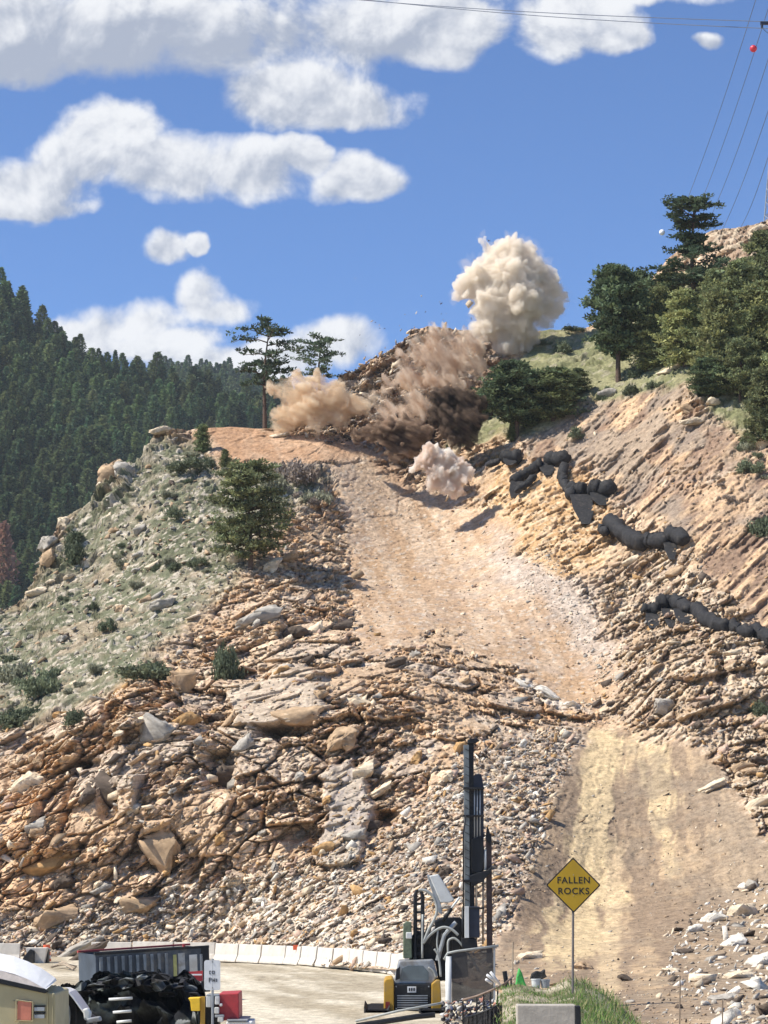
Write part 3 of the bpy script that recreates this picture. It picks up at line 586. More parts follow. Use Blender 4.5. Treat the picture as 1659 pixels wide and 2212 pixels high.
# further boulders that only their zone tells apart
for (poly, n, smin, smax, keys, grp, lab) in [
        ([(30, 1960), (560, 1860), (820, 1800), (1000, 1640), (1180, 1590), (1100, 1950), (860, 2060), (100, 2040)], 70, 16, 40, ['cream', 'grey', 'white', 'tan', 'dark'], 'boulders in the talus', 'angular boulder lying in the pale talus above the barriers'),
        ([(30, 1600), (330, 1420), (700, 1250), (780, 1430), (960, 1400), (1150, 1540), (980, 1640), (780, 1840), (540, 1880), (60, 1960)], 80, 22, 62, ['tan', 'cream', 'orange', 'dark', 'grey'], 'boulders in the cliff', 'angular block of the broken rocky cliff left of the ramp'),
        ([(60, 1320), (100, 1180), (240, 1010), (360, 950), (520, 1010), (520, 1200), (420, 1330), (200, 1480), (60, 1500)], 46, 12, 38, ['grey', 'tan', 'grey', 'cream', 'dark'], 'boulders in the left spur', 'angular rock standing out of the grass of the left spur'),
        ([(1340, 1200), (1480, 1200), (1659, 1400), (1659, 1780), (1500, 1590), (1330, 1550)], 42, 16, 44, ['cream', 'tan', 'dark', 'pink'], 'boulders in the right bank', 'angular block in the cream bank right of the chute')]:
    k = 0
    while k < n:
        xs = [q[0] for q in poly]; ys = [q[1] for q in poly]; u = rnd.uniform(min(xs), max(xs)); v = rnd.uniform(min(ys), max(ys))
        if sdpoly(np.array([u]), np.array([v]), poly)[0] > 0: continue
        w = smin*(smax/smin)**(rnd.random()**1.6); boulder(u, v, w, w*rnd.uniform(.4, .75), rnd.choice(keys), lab, grp, rot=rnd.gauss(-.55, .3)); k += 1

# ------------------------------------------------------------------ trees
def tube_np(pts, rs, n=6):
    m = MB(); m.tube(pts, rs, n, False); return m
def pine(seed, H, R, prof, base=.3, nl=46, cl=9, leaf=.17, per=16, lean=0.0, flat=.5, gap=None, col0=(.07, .095, .045), fill=0.0, rise=.15):
    """returns trunk mesh data, crown mesh; crown = limbs' needle tufts with gaps between them"""
    r = random.Random(seed); T = MB(); pts = []
    for i in range(7):
        t = i/6; pts.append(Vector((lean*H*t*t+.03*H*math.sin(t*5+seed)*t, .02*H*math.sin(t*4+seed*2)*t, H*t*.97)))
    tr0 = max(.07, H*.022); T.tube(pts, [tr0*(1-.9*i/6)+.015 for i in range(7)], 8, False)
    def tp(t):
        t = max(0, min(.999, t))*6; i = int(t); return pts[i].lerp(pts[i+1], t-i)
    cen = []
    for k in range(nl):
        t = base + (1-base)*(k+.5)/nl + r.uniform(-.02, .02); tc_ = (t-base)/(1-base)
        if gap and any(a < tc_ < b for a, b in gap): continue
        L = R*prof(tc_)*r.uniform(.62, 1.12)
        if L < .05*R: L = .08*R
        a = k*2.399+r.uniform(-.5, .5); st_ = tp(t); d = Vector((math.cos(a), math.sin(a), rise+r.uniform(-.12, .2)))
        sg = [st_]
        for q in range(1, 5):
            f = q/4; sg.append(st_ + d*L*f + Vector((r.uniform(-.06, .06)*L, r.uniform(-.06, .06)*L, -.10*L*f*f + r.uniform(-.03, .05)*L)))
        T.tube(sg, [tr0*.30*(1-.2*q) for q in range(5)], 4, False)
        for q in range(cl):
            f = .28+.75*(q+r.random())/cl; f = min(f, 1.02); i = min(3, int(f*4)); c = sg[i].lerp(sg[i+1], f*4-i)
            sp_ = .20*L*f+.10; c = c + Vector((r.gauss(0, sp_*.6), r.gauss(0, sp_*.6), abs(r.gauss(0, sp_*.4)))); cen.append((c, r.uniform(.7, 1.3)))
    for k in range(int(fill)):
        tc_ = r.random()**.8; a = r.uniform(0, 6.28); q = prof(tc_)*R*math.sqrt(r.random()); c = tp(base+(1-base)*tc_) + Vector((math.cos(a)*q, math.sin(a)*q, 0)); cen.append((c, r.uniform(.7, 1.3)))
    g = np.random.default_rng(seed); n = len(cen)*per
    c = np.repeat(np.array([q[0][:] for q in cen]), per, 0); sc = np.repeat(np.array([q[1] for q in cen]), per)
    off = g.normal(0, 1, (n, 3)); off /= np.linalg.norm(off, axis=1, keepdims=True); off *= (g.random((n, 1))**.5)*leaf*2.2*sc[:, None]; off[:, 2] *= flat
    c = c+off; d = off/(np.linalg.norm(off, axis=1, keepdims=True)+1e-6)+g.normal(0, .5, (n, 3)); d[:, 2] += .35; d /= np.linalg.norm(d, axis=1, keepdims=True)
    s = np.cross(d, g.normal(0, 1, (n, 3))); s /= np.linalg.norm(s, axis=1, keepdims=True)+1e-9
    L = (leaf*g.uniform(.7, 1.4, n)*sc)[:, None]
    V = np.stack([c-s*L*.42, c+s*L*.42, c+d*L*1.2+s*L*.12, c+d*L*1.2-s*L*.2], 1).reshape(-1, 3); Fc = np.arange(len(V)).reshape(-1, 4)
    kk = np.repeat(g.uniform(.5, 1.65, len(cen)), per)*g.uniform(.75, 1.3, n)
    yel = np.repeat(g.uniform(0, 1, len(cen)), per)
    cc = np.array(col0)[None]*kk[:, None]*(1+np.c_[yel*.35, yel*.12, -yel*.1]); cc = np.repeat(cc, 4, 0)
    me = bpy.data.meshes.new('trunk'); me.from_pydata([v[:] for v in T.V], [], T.F); me.materials.append(BARK); me.polygons.foreach_set('use_smooth', [True]*len(me.polygons))
    return me, npmesh('crown', V, Fc, cc), H, R
prnd = lambda t: max(0, math.sin(math.pi*min(1, max(0, .12+t*.80))))**.7*(1-.25*t)
pcon = lambda t: max(0, 1-t)**.75*min(1, .55+t*3)
pflat = lambda t: .55+.45*math.sin(t*9.0)*(1-t*.3)+.2*(1-t)-.35*(t > .9)
pbush = lambda t: max(0, math.sin(math.pi*min(.97, .22+t*.72)))**.55
G1 = (.062, .085, .040); G2 = (.095, .118, .056)
PT = {'round': pine(1, 10, 3.0, prnd, .26, 70, 12, .19, 18, 0, .55, None, (.060, .083, .042), 200),
      'tier': pine(2, 10, 3.1, pflat, .16, 60, 12, .17, 18, -.02, .32, [(.30, .37), (.62, .69)], (.058, .082, .045), 0, .05),
      'sparse': pine(3, 10, 3.4, lambda t: .6+.5*math.sin(t*3.0), .38, 26, 11, .19, 15, .03, .35, [(.25, .33), (.62, .68)], (.05, .072, .045), 0, .12),
      'sparse2': pine(13, 10, 4.2, lambda t: .6+.4*math.sin(t*3.0), .2, 24, 11, .24, 15, .03, .35, [(.3, .36)], (.05, .072, .045), 0, .12),
      'bushy': pine(4, 10, 3.9, lambda t: .75*prnd(t)+.2, .16, 60, 13, .19, 17, .02, .42, [(.40, .44)], (.085, .105, .052), 60),
      'juniper': pine(5, 10, 2.9, lambda t: pbush(t)*(.8+.35*math.sin(t*23)), .04, 70, 10, .20, 16, 0, .6, None, G2, 230),
      'juniper2': pine(6, 10, 3.3, lambda t: (pcon(t)*.7+pbush(t)*.45)*(.8+.3*math.sin(t*29)), .05, 76, 10, .20, 16, .03, .55, None, (.088, .108, .052), 200),
      'cone': pine(7, 10, 2.7, pcon, .06, 80, 8, .2, 16, 0, .5, None, G1, 100)}
def tree(u, v, hD, wD, kind, name, label, cat, leaf=None, group=None, sink=.3):
    P0, N0 = on_hill(u, v); k = P0.y/F_; tm, cm, H, R = PT[kind]
    o = empty(name, P0-Vector((0, 0, sink)), label, cat, group)
    o.rotation_euler = (0, 0, rnd.uniform(0, 6.28)); o.scale = (wD*k/(2*R), wD*k/(2*R), hD*k/H)
    a = link('trunk', tm, None, o)
    b = link('crown', cm, LEAF, o)
    if leaf is not None: b.material_slots[0].link = 'OBJECT'; b.material_slots[0].material = leaf
    return o
TR = [(1335, 822, 268, 165, 'round', 'pine_tree', 'round crowned dark pine with bare lower trunk, left end of the right hand grove', LEAFD),
      (1498, 650, 246, 190, 'tier', 'pine_tree', 'tall windswept pine with tiered branches against the sky', LEAFD),
      (1400, 800, 130, 90, 'juniper', 'juniper_tree', 'light green juniper right beside the round crowned pine', None),
      (1425, 770, 170, 110, 'juniper2', 'juniper_tree', 'yellow green juniper under the left side of the windswept pine', LEAFL),
      (1480, 790, 180, 130, 'juniper', 'juniper_tree', 'broad yellow green juniper in the middle of the right hand grove', LEAFL),
      (1560, 840, 230, 150, 'juniper2', 'juniper_tree', 'large juniper in front of the grove above the outcrop', LEAFL),
      (1530, 870, 110, 110, 'round', 'pine_tree', 'small dark pine growing out of the outcrop', LEAFD),
      (1600, 735, 190, 120, 'juniper', 'juniper_tree', 'dark green juniper below the rocky right skyline', None),
      (1645, 640, 160, 120, 'juniper2', 'juniper_tree', 'juniper reaching up to the skyline at the right edge', None),
      (1650, 800, 210, 130, 'juniper', 'juniper_tree', 'tall yellow green juniper at the right edge of the grove', LEAFL),
      (1655, 960, 180, 120, 'juniper2', 'juniper_tree', 'juniper lowest on the right edge of the picture', None),
      (1600, 870, 150, 120, 'bushy', 'pine_tree', 'open dark pine between the large juniper and the right edge', None),
      (1545, 700, 130, 100, 'juniper2', 'juniper_tree', 'small juniper just right of the windswept pine foot', None),
      (1380, 720, 150, 100, 'round', 'pine_tree', 'dark pine behind the round crowned one on the skyline', None),
      (1445, 670, 90, 80, 'juniper', 'juniper_tree', 'small juniper on the skyline left of the windswept pine', None),
      (1720, 900, 230, 150, 'juniper', 'juniper_tree', 'juniper cut by the right edge of the picture', None),
      (1115, 950, 185, 160, 'round', 'pine_tree', 'big dark pine right of the brown blast', LEAFD),
      (1195, 905, 120, 150, 'juniper', 'juniper_tree', 'dark juniper right beside the big dark pine', LEAFD),
      (1250, 850, 62, 75, 'juniper2', 'juniper_tree', 'low dark juniper in the green meadow', LEAFD),
      (1060, 900, 90, 90, 'round', 'pine_tree', 'small dark pine at the edge of the brown dust', LEAFD),
      (540, 1232, 245, 200, 'bushy', 'pine_tree', 'big green pine standing alone on the left slope', None),
      (438, 972, 66, 40, 'juniper', 'juniper_tree', 'small dark rounded juniper on the red soil of the crest', LEAFD),
      (486, 1008, 46, 32, 'juniper2', 'juniper_tree', 'little juniper below the dark rounded one', None),
      (1105, 950, 50, 26, 'cone', 'young_pine', 'young light green conifer below the big dark pine', LEAFL),
      (965, 985, 34, 16, 'cone', 'young_pine', 'tiny pale conifer at the edge of the pale blast heap', LEAFL)]
for (u, v, h, w, kd, nm, lab, lf) in TR: tree(u, v, h, w, kd, nm, lab, 'tree', lf)
# two pines on the ridge behind the left dust cloud: they stand on the back of the crest
for (u, v, h, w, kd, lab, Y) in [(572, 925, 240, 150, 'sparse', 'taller open pine on the ridge behind the left dust cloud', 228), (690, 845, 125, 125, 'sparse2', 'shorter open pine right of the taller one on the ridge', 238)]:
    b0 = P(u, v, Y); k = Y/F_; tm, cm, H, R = PT[kd]; o = empty('pine_tree', b0, lab, 'tree'); o.scale = (w*k/(2*R), w*k/(2*R), h*k/H); o.rotation_euler = (0, 0, 1.1 if kd == 'sparse' else 2.2)
    link('trunk', tm, None, o); c_ = link('crown', cm, LEAFD, o); c_.material_slots[0].link = 'OBJECT'; c_.material_slots[0].material = LEAFD
# shrubs
def shrub_mesh(seed, col0, n=150, per=14, leaf=.11):
    g = np.random.default_rng(seed); a = g.normal(0, 1, (n, 3)); a /= np.linalg.norm(a, axis=1, keepdims=True); a[:, 2] = np.abs(a[:, 2])
    lob = .6+.5*g.random(n); lc = g.normal(0, .38, (5, 3)); lc[:, 2] = np.abs(lc[:, 2])*.5; cen = a*(lob*(g.random(n)**.4))[:, None]*np.array([.62, .62, .5])+lc[g.integers(0, 5, n)]; m = n*per
    c = np.repeat(cen, per, 0)+g.normal(0, .10, (m, 3)); d = g.normal(0, 1, (m, 3)); d[:, 2] += .6; d /= np.linalg.norm(d, axis=1, keepdims=True)
    s = np.cross(d, g.normal(0, 1, (m, 3))); s /= np.linalg.norm(s, axis=1, keepdims=True); L = leaf*g.uniform(.6, 1.4, m)[:, None]
    V = np.stack([c-s*L*.5, c+s*L*.5, c+d*L*1.3], 1).reshape(-1, 3); kk = np.repeat(g.uniform(.6, 1.4, n), per)
    return npmesh('shrub', V, np.arange(len(V)).reshape(-1, 3), np.repeat(np.array(col0)[None]*kk[:, None], 3, 0))
SHM = [shrub_mesh(1, (.10, .115, .065)), shrub_mesh(2, (.16, .16, .105)), shrub_mesh(3, (.075, .09, .05)), shrub_mesh(4, (.20, .165, .13))]
for m_ in SHM: m_.materials.append(LEAF)
def shrub(u, v, w, h, k_, label, group=None):
    P0, N0 = on_hill(u, v); k = P0.y/F_; o = bpy.data.objects.new('shrub', SHM[k_]); COL.objects.link(o); o.location = P0-Vector((0, 0, .08)); o.scale = (w*k/2, w*k/2, h*k*1.1); o.rotation_euler = (0, 0, rnd.uniform(0, 6))
    return tag(o, label, 'shrub', group)
for (u, v, w, h, k_, lab) in [(488, 1465, 75, 85, 2, 'dark green shrub filling a cleft under the grassy slope'), (315, 1465, 110, 42, 0, 'wide green shrub at the lower edge of the grassy slope'), (165, 1565, 60, 40, 2, 'dark shrub on the left cliff edge'), (230, 1360, 40, 30, 0, 'green shrub in the middle of the grass slope'),
        (160, 1215, 60, 60, 2, 'dark shrub behind the stacked crags'), (400, 1020, 80, 28, 0, 'low green shrub below the small juniper'), (450, 1005, 34, 30, 0, 'small green shrub right of the low one on the crest'), (375, 1115, 50, 30, 0, 'grey green shrub left of the big pine'), (165, 1170, 60, 30, 2, 'green shrub above the stacked crags'), (660, 1045, 90, 60, 3, 'brownish bare shrub right of the big pine'), (600, 1060, 70, 60, 1, 'pale sage shrub right behind the big pine'), (690, 1090, 60, 44, 1, 'pale shrub on the chute edge'),
        (40, 1555, 120, 50, 2, 'big dark shrub at the left edge below the grass'), (90, 1500, 80, 60, 0, 'green shrub above the big dark one at the left edge'), (20, 1470, 70, 60, 1, 'pale shrub at the left edge'), (1410, 770, 50, 40, 2, 'dark shrub between round pine and junipers'), (1215, 760, 40, 30, 0, 'green shrub on the meadow beside the plume'), (1240, 715, 50, 14, 0, 'low shrub on the meadow skyline'), (1620, 1020, 50, 30, 0, 'grey green shrub on the streaked bank'), (1645, 1545, 50, 34, 0, 'green shrub on the right bank'), (1650, 1150, 60, 50, 2, 'dark shrub at the right edge of the streaked bank')]:
    shrub(u, v, w, h, k_, lab)
for (poly, n, lab, grp, ks) in [([(-20, 1400), (130, 1150), (340, 960), (560, 1010), (620, 1090), (460, 1300), (200, 1480), (-20, 1560)], 70, 'small sage shrub on the grassy left slope', 'shrubs on the left slope', (0, 1, 1, 2)),
        ([(1160, 730), (1300, 830), (1100, 950), (1250, 900), (1480, 840), (1659, 980), (1659, 1080), (1500, 860), (1300, 700)], 30, 'small shrub on the meadow under the right trees', 'shrubs under the right trees', (0, 1, 2)),
        ([(-20, 1400), (120, 1440), (150, 1520), (-20, 1600)], 22, 'dark scrub at the left edge below the grassy spur', 'scrub at the left edge', (0, 2, 2, 1)),
        ([(560, 1000), (800, 1000), (740, 1150), (560, 1250)], 12, 'grey shrub between the big pine and the chute', 'shrubs on the chute edge', (1, 3)),
        ([(1150, 960), (1450, 860), (1659, 1000), (1659, 1340), (1480, 1160)], 14, 'small grey tuft on the streaked bank', 'tufts on the streaked bank', (1, 0, 3))]:
    xs = [q[0] for q in poly]; ys = [q[1] for q in poly]; k = 0
    while k < n:
        u = rnd.uniform(min(xs), max(xs)); v = rnd.uniform(min(ys), max(ys))
        if sdpoly(np.array([u]), np.array([v]), poly)[0] > 0: continue
        w = 9+32*rnd.random()**2.2; shrub(u, v, w, w*rnd.uniform(.4, .7), rnd.choice(ks), lab, grp); k += 1

# ------------------------------------------------------------------ far forested hills on the left
def far_hill(name, crest, Yc, Yf, vfoot, u0, u1, nu, nv, colr):
    ug = np.linspace(u0, u1, nu); cvv = np.interp(ug, [c[0] for c in crest], [c[1] for c in crest])
    t = np.linspace(0, 1, nv)[:, None]; V_ = vfoot*(1-t)+cvv[None]*t; Yv = Yf + (Yc-Yf)*t + 0*V_; U_ = np.repeat(ug[None], nv, 0)
    G = P_np(U_.ravel(), V_.ravel(), Yv.ravel()).reshape(nv, nu, 3); kb = (np.arange(1, 9)/8)*500
    bk = np.repeat(G[-1][None], 8, 0).copy(); bk[:, :, 1] += kb[:, None]; bk[:, :, 0] += kb[:, None]*(G[-1, :, 0]/G[-1, :, 1])[None]; bk[:, :, 2] -= (.12*kb)[:, None]
    ft = G[:1].copy(); ft[:, :, 2] = -3; ft[:, :, 1] -= 60
    G = np.concatenate([ft, G, bk], 0); q = G.reshape(-1, 3); q = q + np.array([0, 0, 1])*((fbm(q/40, 4, 7)-.5)*8)[:, None]
    ii = np.arange(len(q)).reshape(-1, nu); fq = np.c_[ii[:-1, :-1].ravel(), ii[:-1, 1:].ravel(), ii[1:, 1:].ravel(), ii[1:, :-1].ravel()]
    cc = np.array(colr)[None]*(.7+.6*fbm(q/15, 4, 5))[:, None]
    tag(link(name, npmesh(name, q, fq, cc, True), SOILFAR), kind='structure')
    return lambda u, v: (lambda tt_: P(u, v, Yf+(Yc-Yf)*tt_))(max(0, min(1, (vfoot-v)/(vfoot-np.interp(u, [c[0] for c in crest], [c[1] for c in crest])))))
CR1 = [(-400, 300), (-100, 530), (0, 625), (60, 692), (130, 738), (200, 770), (260, 800), (330, 830), (450, 860), (550, 880), (700, 900), (900, 930)]
CR2 = [(200, 850), (340, 815), (400, 808), (450, 800), (520, 818), (600, 850), (700, 880), (900, 920)]
f1 = far_hill('forested_hill', CR1, 900, 620, 1420, -400, 900, 120, 90, (.045, .05, .03))
f2 = far_hill('far_ridge', CR2, 1500, 1250, 1100, 100, 1000, 80, 30, (.04, .05, .04))
def far_conifer(seed, col0, broad=1.0):
    r = random.Random(seed); g = np.random.default_rng(seed); V = []; Fc = []; Cc = []
    n = 150
    for k in range(n):
        t = (k+.5)/n; R = (1-t)**.62*2.1*broad*(.8+.4*r.random()); a = k*2.399; z = .6+t*9.4
        for q in range(4):
            f = (q+1)/4*R*r.uniform(.75, 1.1); a2 = a+r.uniform(-.5, .5); c = np.array([math.cos(a2)*f, math.sin(a2)*f, z-.18*f+r.uniform(-.2, .2)])
            d = np.array([math.cos(a2), math.sin(a2), r.uniform(-.2, .6)]); s = np.cross(d, g.normal(0, 1, 3)); s /= np.linalg.norm(s); L = r.uniform(.5, .85)
            b = len(V); V += [c-s*L*.6, c+s*L*.6, c+d*L]; Fc.append((b, b+1, b+2)); kk = r.uniform(.6, 1.4)*(.9); Cc += [np.array(col0)*kk]*3
    return np.array(V), np.array(Fc), np.array(Cc)
FC = [far_conifer(1, (.040, .070, .034)), far_conifer(2, (.052, .082, .038), 1.25), far_conifer(3, (.034, .060, .034), 1.0), far_conifer(4, (.062, .086, .040), 1.4)]
TRK = MB(); TRK.tube([(0, 0, 0), (0, 0, 5), (0, 0, 9.5)], [.22, .15, .03], 6)
FM = []
for k, (V, Fc, Cc) in enumerate(FC):
    m_ = npmesh('crown', V, Fc, Cc); m_.materials.append(LEAFF); FM.append(m_)
tk = bpy.data.meshes.new('trunk'); tk.from_pydata([v[:] for v in TRK.V], [], TRK.F); tk.materials.append(BARK)
r_ = random.Random(5); spots = []
# from the crest down: jittered rows so the crowns cover the slope
crv = lambda u: np.interp(u, [c[0] for c in CR1], [c[1] for c in CR1]); mhv = lambda u: np.interp(u, cu, cv)
for v0 in range(540, 1420, 16):
    for u0 in range(-40, 640, 17):
        u = u0+r_.uniform(-10, 10)+(v0//16 % 2)*8; v = v0+r_.uniform(-9, 9)
        if v < crv(u)+3 or v > mhv(u)+30: continue
        spots.append((u, v))
spots.sort(key=lambda q: -q[1]); print('conifer spots', len(spots))
def keep(q):
    return q
order = sorted(spots, key=lambda q: (f1(*q).y))     # nearest first
crestones = [q for q in spots if q[1] < crv(q[0])+34 and q[0] > -20][:60]
near = crestones + [q for q in order if q not in crestones and q[0] > -25 and q[1] < mhv(q[0])+5][:230]
nset = set(near); mass = [q for q in spots if q not in nset]
for (u, v) in near:
    c = f1(u, v); k = c.y/F_; hD = 40+46*r_.random()**1.3; s = hD*k/10; kk = r_.choice([0, 1, 1, 2, 3, 3])
    on_sky = (u, v) in crestones
    lab = 'dark conifer standing on the skyline of the forested hill' if on_sky else 'dark green conifer in the forest covering the left hill'
    o = bpy.data.objects.new('conifer_tree', None); COL.objects.link(o); o.location = c-Vector((0, 0, 1.0)); cr_ = bpy.data.objects.new('crown', FM[kk]); COL.objects.link(cr_); cr_.parent = o; o.scale = (s*r_.uniform(.9, 1.4),)*2+(s,); o.rotation_euler = (r_.uniform(-.05, .05), r_.uniform(-.05, .05), r_.uniform(0, 6.28))
    tag(o, lab, 'tree', 'conifers on the left skyline' if on_sky else 'conifers of the left hill')
    t_ = bpy.data.objects.new('trunk', tk); COL.objects.link(t_); t_.parent = o
def merged(name, pts, label, hmin, hmax, tint=1.0):
    Vs = []; Fs = []; Cs = []; b = 0
    for c in pts:
        V, Fc, Cc = FC[r_.randrange(4)]; k = c.y/F_; Cc = Cc*r_.uniform(.75, 1.35)*np.array([[r_.uniform(.85, 1.12), 1, r_.uniform(.85, 1.1)]]); s = r_.uniform(hmin, hmax)*k/10; a = r_.uniform(0, 6.28); R = np.array([[math.cos(a), -math.sin(a), 0], [math.sin(a), math.cos(a), 0], [0, 0, 1]])
        V = (V*np.array([s*1.2, s*1.2, s])) @ R.T + np.array(c) - np.array([0, 0, 1.0]); Vs.append(V); Fs.append(Fc+b); b += len(V); Cs.append(Cc*tint)
    return tag(link(name, npmesh(name, np.concatenate(Vs), np.concatenate(Fs), np.concatenate(Cs)), LEAFF), label, 'forest', kind='stuff')
merged('forest', [f1(*q) for q in mass], 'dense conifer forest filling in the left hill', 38, 76)
pts = [f2(u+r_.uniform(-5, 5), v+r_.uniform(-5, 5)) for v in range(815, 960, 11) for u in range(300, 760, 11) if v > np.interp(u, [c[0] for c in CR2], [c[1] for c in CR2])]
merged('distant_forest', pts, 'bluish conifer forest on the far ridge behind the left hill', 34, 50, .9)
# dead reddish tree at the left edge and the leaning tree on the skyline
tree_r = f1(5, 1300); k = tree_r.y/F_
o = bpy.data.objects.new('dead_tree', None); COL.objects.link(o); o.location = tree_r; link('crown', npmesh('crown', FC[3][0], FC[3][1], np.array([.15, .085, .06])[None]*np.ones((len(FC[3][0]), 1))), LEAF, o); link('trunk', tk, None, o); o.scale = (.9*k*15, .9*k*15, 17*k); tag(o, 'reddish brown dead tree at the left edge of the forest', 'tree')

# ------------------------------------------------------------------ dust thrown up by the blast (real volumes; the darkest one paints shade)
def volmat(name, col, dens, aniso=0.0, soft=None):
    m = bpy.data.materials.new(name); m.use_nodes = True; T = NT(m.node_tree); T.n.clear()
    v = T.node('ShaderNodeVolumePrincipled'); v.inputs['Color'].default_value = tuple(col)+(1,); v.inputs['Density'].default_value = dens; v.inputs['Anisotropy'].default_value = aniso
    o = T.node('ShaderNodeOutputMaterial'); T.l.new(v.outputs[0], o.inputs['Volume'])
    m.cycles.homogeneous_volume = True
    return m
def billow(p, seed):
    h, e, a, b_, c_ = blocks(p, seed); return np.clip(e, 0, .8)
def plume(name, blobs, Y, vox, m, label, amp=.5, sc=1.6, cat='dust cloud', aniso=None, seed=5, wisp=0.0):
    bm = bmesh.new(); c0 = None
    for (u, v, r, dy) in blobs:
        c = P(u, v, Y+dy); c0 = c0 or c
        M = Matrix.Translation(c-c0); bmesh.ops.create_icosphere(bm, subdivisions=3, radius=r*Y/F_, matrix=M)
    me = bpy.data.meshes.new(name); bm.to_mesh(me); bm.free()
    o = bpy.data.objects.new(name, me); COL.objects.link(o)
    md = o.modifiers.new('r', 'REMESH'); md.mode = 'VOXEL'; md.voxel_size = vox
    dg = bpy.context.evaluated_depsgraph_get(); me2 = bpy.data.meshes.new_from_object(o.evaluated_get(dg)); o.modifiers.clear(); o.data = me2; bpy.data.meshes.remove(me)
    n = len(me2.vertices); V = np.zeros(n*3, np.float32); me2.vertices.foreach_get('co', V); V = V.reshape(-1, 3).astype(float)
    N = np.zeros(n*3, np.float32); me2.vertices.foreach_get('normal', N); N = N.reshape(-1, 3).astype(float)
    for k_ in range(2):
        q = V/sc if aniso is None else (V @ aniso)/sc
        q = q + .5*(np.c_[vnoise(q*1.3, 1), vnoise(q*1.3+9, 2), vnoise(q*1.3+19, 3)]-.5)
    d = amp*(billow(q, seed)*1.5 + billow(q*2.1+3, seed+20)*.75 + billow(q*4.3+7, seed+40)*.34 - 1.0) + wisp*(fbm(q*2.5, 4, seed)-.5)
    V = V + N*d[:, None]
    me2.vertices.foreach_set('co', V.astype(np.float32).ravel()); me2.polygons.foreach_set('use_smooth', np.ones(len(me2.polygons), bool)); me2.update()
    me2.materials.clear(); me2.materials.append(m); o.location = c0
    return tag(o, label, cat)
def streakvol(name, dens, lo_, hi_, rot, cdark, clight):
    m = bpy.data.materials.new(name); m.use_nodes = True; T = NT(m.node_tree); T.n.clear()
    tcn = T.node('ShaderNodeTexCoord'); mp = T.node('ShaderNodeMapping', vector_type='TEXTURE'); T.l.new(tcn.outputs['Object'], mp.inputs[0]); mp.inputs['Rotation'].default_value = (0, rot, 0); mp.inputs['Scale'].default_value = (1, 1, 2.8)
    n1_ = T.noise(mp.outputs[0], 1.0, 5, .62, .6); n2_ = T.noise(tcn.outputs['Object'], .33, 3, .5)
    d = T.m('MULTIPLY', T.ramp(T.m('ADD', n1_, T.m('MULTIPLY', T.m('SUBTRACT', n2_, .5), .7)), lo_, hi_), dens)
    v = T.node('ShaderNodeVolumePrincipled'); T.l.new(T.mix(T.ramp(T.noise(mp.outputs[0], 1.7, 4, .6), .40, .60), cdark+(1,), clight+(1,)), v.inputs['Color']); T.l.new(d, v.inputs['Density'])
    o = T.node('ShaderNodeOutputMaterial'); T.l.new(v.outputs[0], o.inputs['Volume']); return m
def cc(px, py, r, dy=0): return (548.6+px*.463, 466.3+py*.463, r*.463, dy)
VCREAM = volmat('cream_dust', (.985, .925, .825), 2.1, .0)
PB_ = [(1070, 110, 34, 0), (1095, 170, 50, .5), (1200, 150, 80, 0), (1275, 170, 66, .5), (1130, 215, 80, 0), (1050, 290, 95, -.5), (960, 345, 52, 0), (1010, 345, 70, -.3), (1190, 290, 130, -.6), (1320, 270, 88, .4), (1385, 330, 72, .6), (1440, 390, 42, 1), (1470, 395, 26, 1),
        (1110, 410, 110, -1), (1240, 400, 130, -1), (1370, 420, 70, .5), (1100, 510, 98, -.5), (1225, 520, 105, -.5), (1300, 560, 55, 0), (1180, 600, 88, 0), (1240, 620, 70, 0), (1060, 560, 50, 0), (1400, 460, 45, 1), (1350, 500, 50, .5)]
main_cloud = plume('dust_cloud', [cc(*q) for q in PB_], 240, .16, VCREAM,
      'tall billowing cream dust cloud rising against the blue sky', .85, 2.0)
hl_ = plume('thin_dust', [cc(q[0], q[1], q[2]*1.16+7, q[3]) for q in PB_], 240, .22, volmat('thin_dust', (.93, .82, .70), .12), None, 1.0, 2.4, None, seed=61, wisp=2.2)
hl_.parent = main_cloud; hl_.location = hl_.location-main_cloud.location
VTAN = streakvol('tan_dust', 1.9, .28, .62, -1.1, (.80, .62, .43), (.95, .84, .66))
plume('dust_cloud', [cc(*q) for q in [(250, 830, 105, 0), (150, 820, 68, 0), (340, 850, 98, 0), (290, 770, 68, 0), (205, 775, 72, 0), (430, 880, 85, 0), (290, 980, 62, -1), (70, 800, 45, 0), (90, 960, 44, 0), (180, 930, 88, 0), (380, 930, 80, 0), (500, 890, 64, 0), (560, 870, 40, 0), (270, 900, 110, -.5), (400, 800, 60, 0)]], 221, .16, VTAN,
      'soft tan dust cloud rolling over the left part of the crest', .8, 2.0, seed=15, wisp=.9)
VBRN = streakvol('brown_dust', 3.4, .22, .56, -1.2, (.16, .11, .075), (.62, .46, .33))
plume('dust_cloud', [cc(*q) for q in [(640, 1010, 82, 0), (730, 1010, 88, 0), (600, 1000, 66, 0), (700, 1070, 80, 0), (650, 1110, 50, 0), (790, 1020, 56, 0), (540, 1010, 56, 1), (480, 1020, 46, 1)]], 215, .15, VBRN,
      'dark brown dust swelling in the middle of the crest above the pale heap', .6, 1.5, seed=25, wisp=.7)
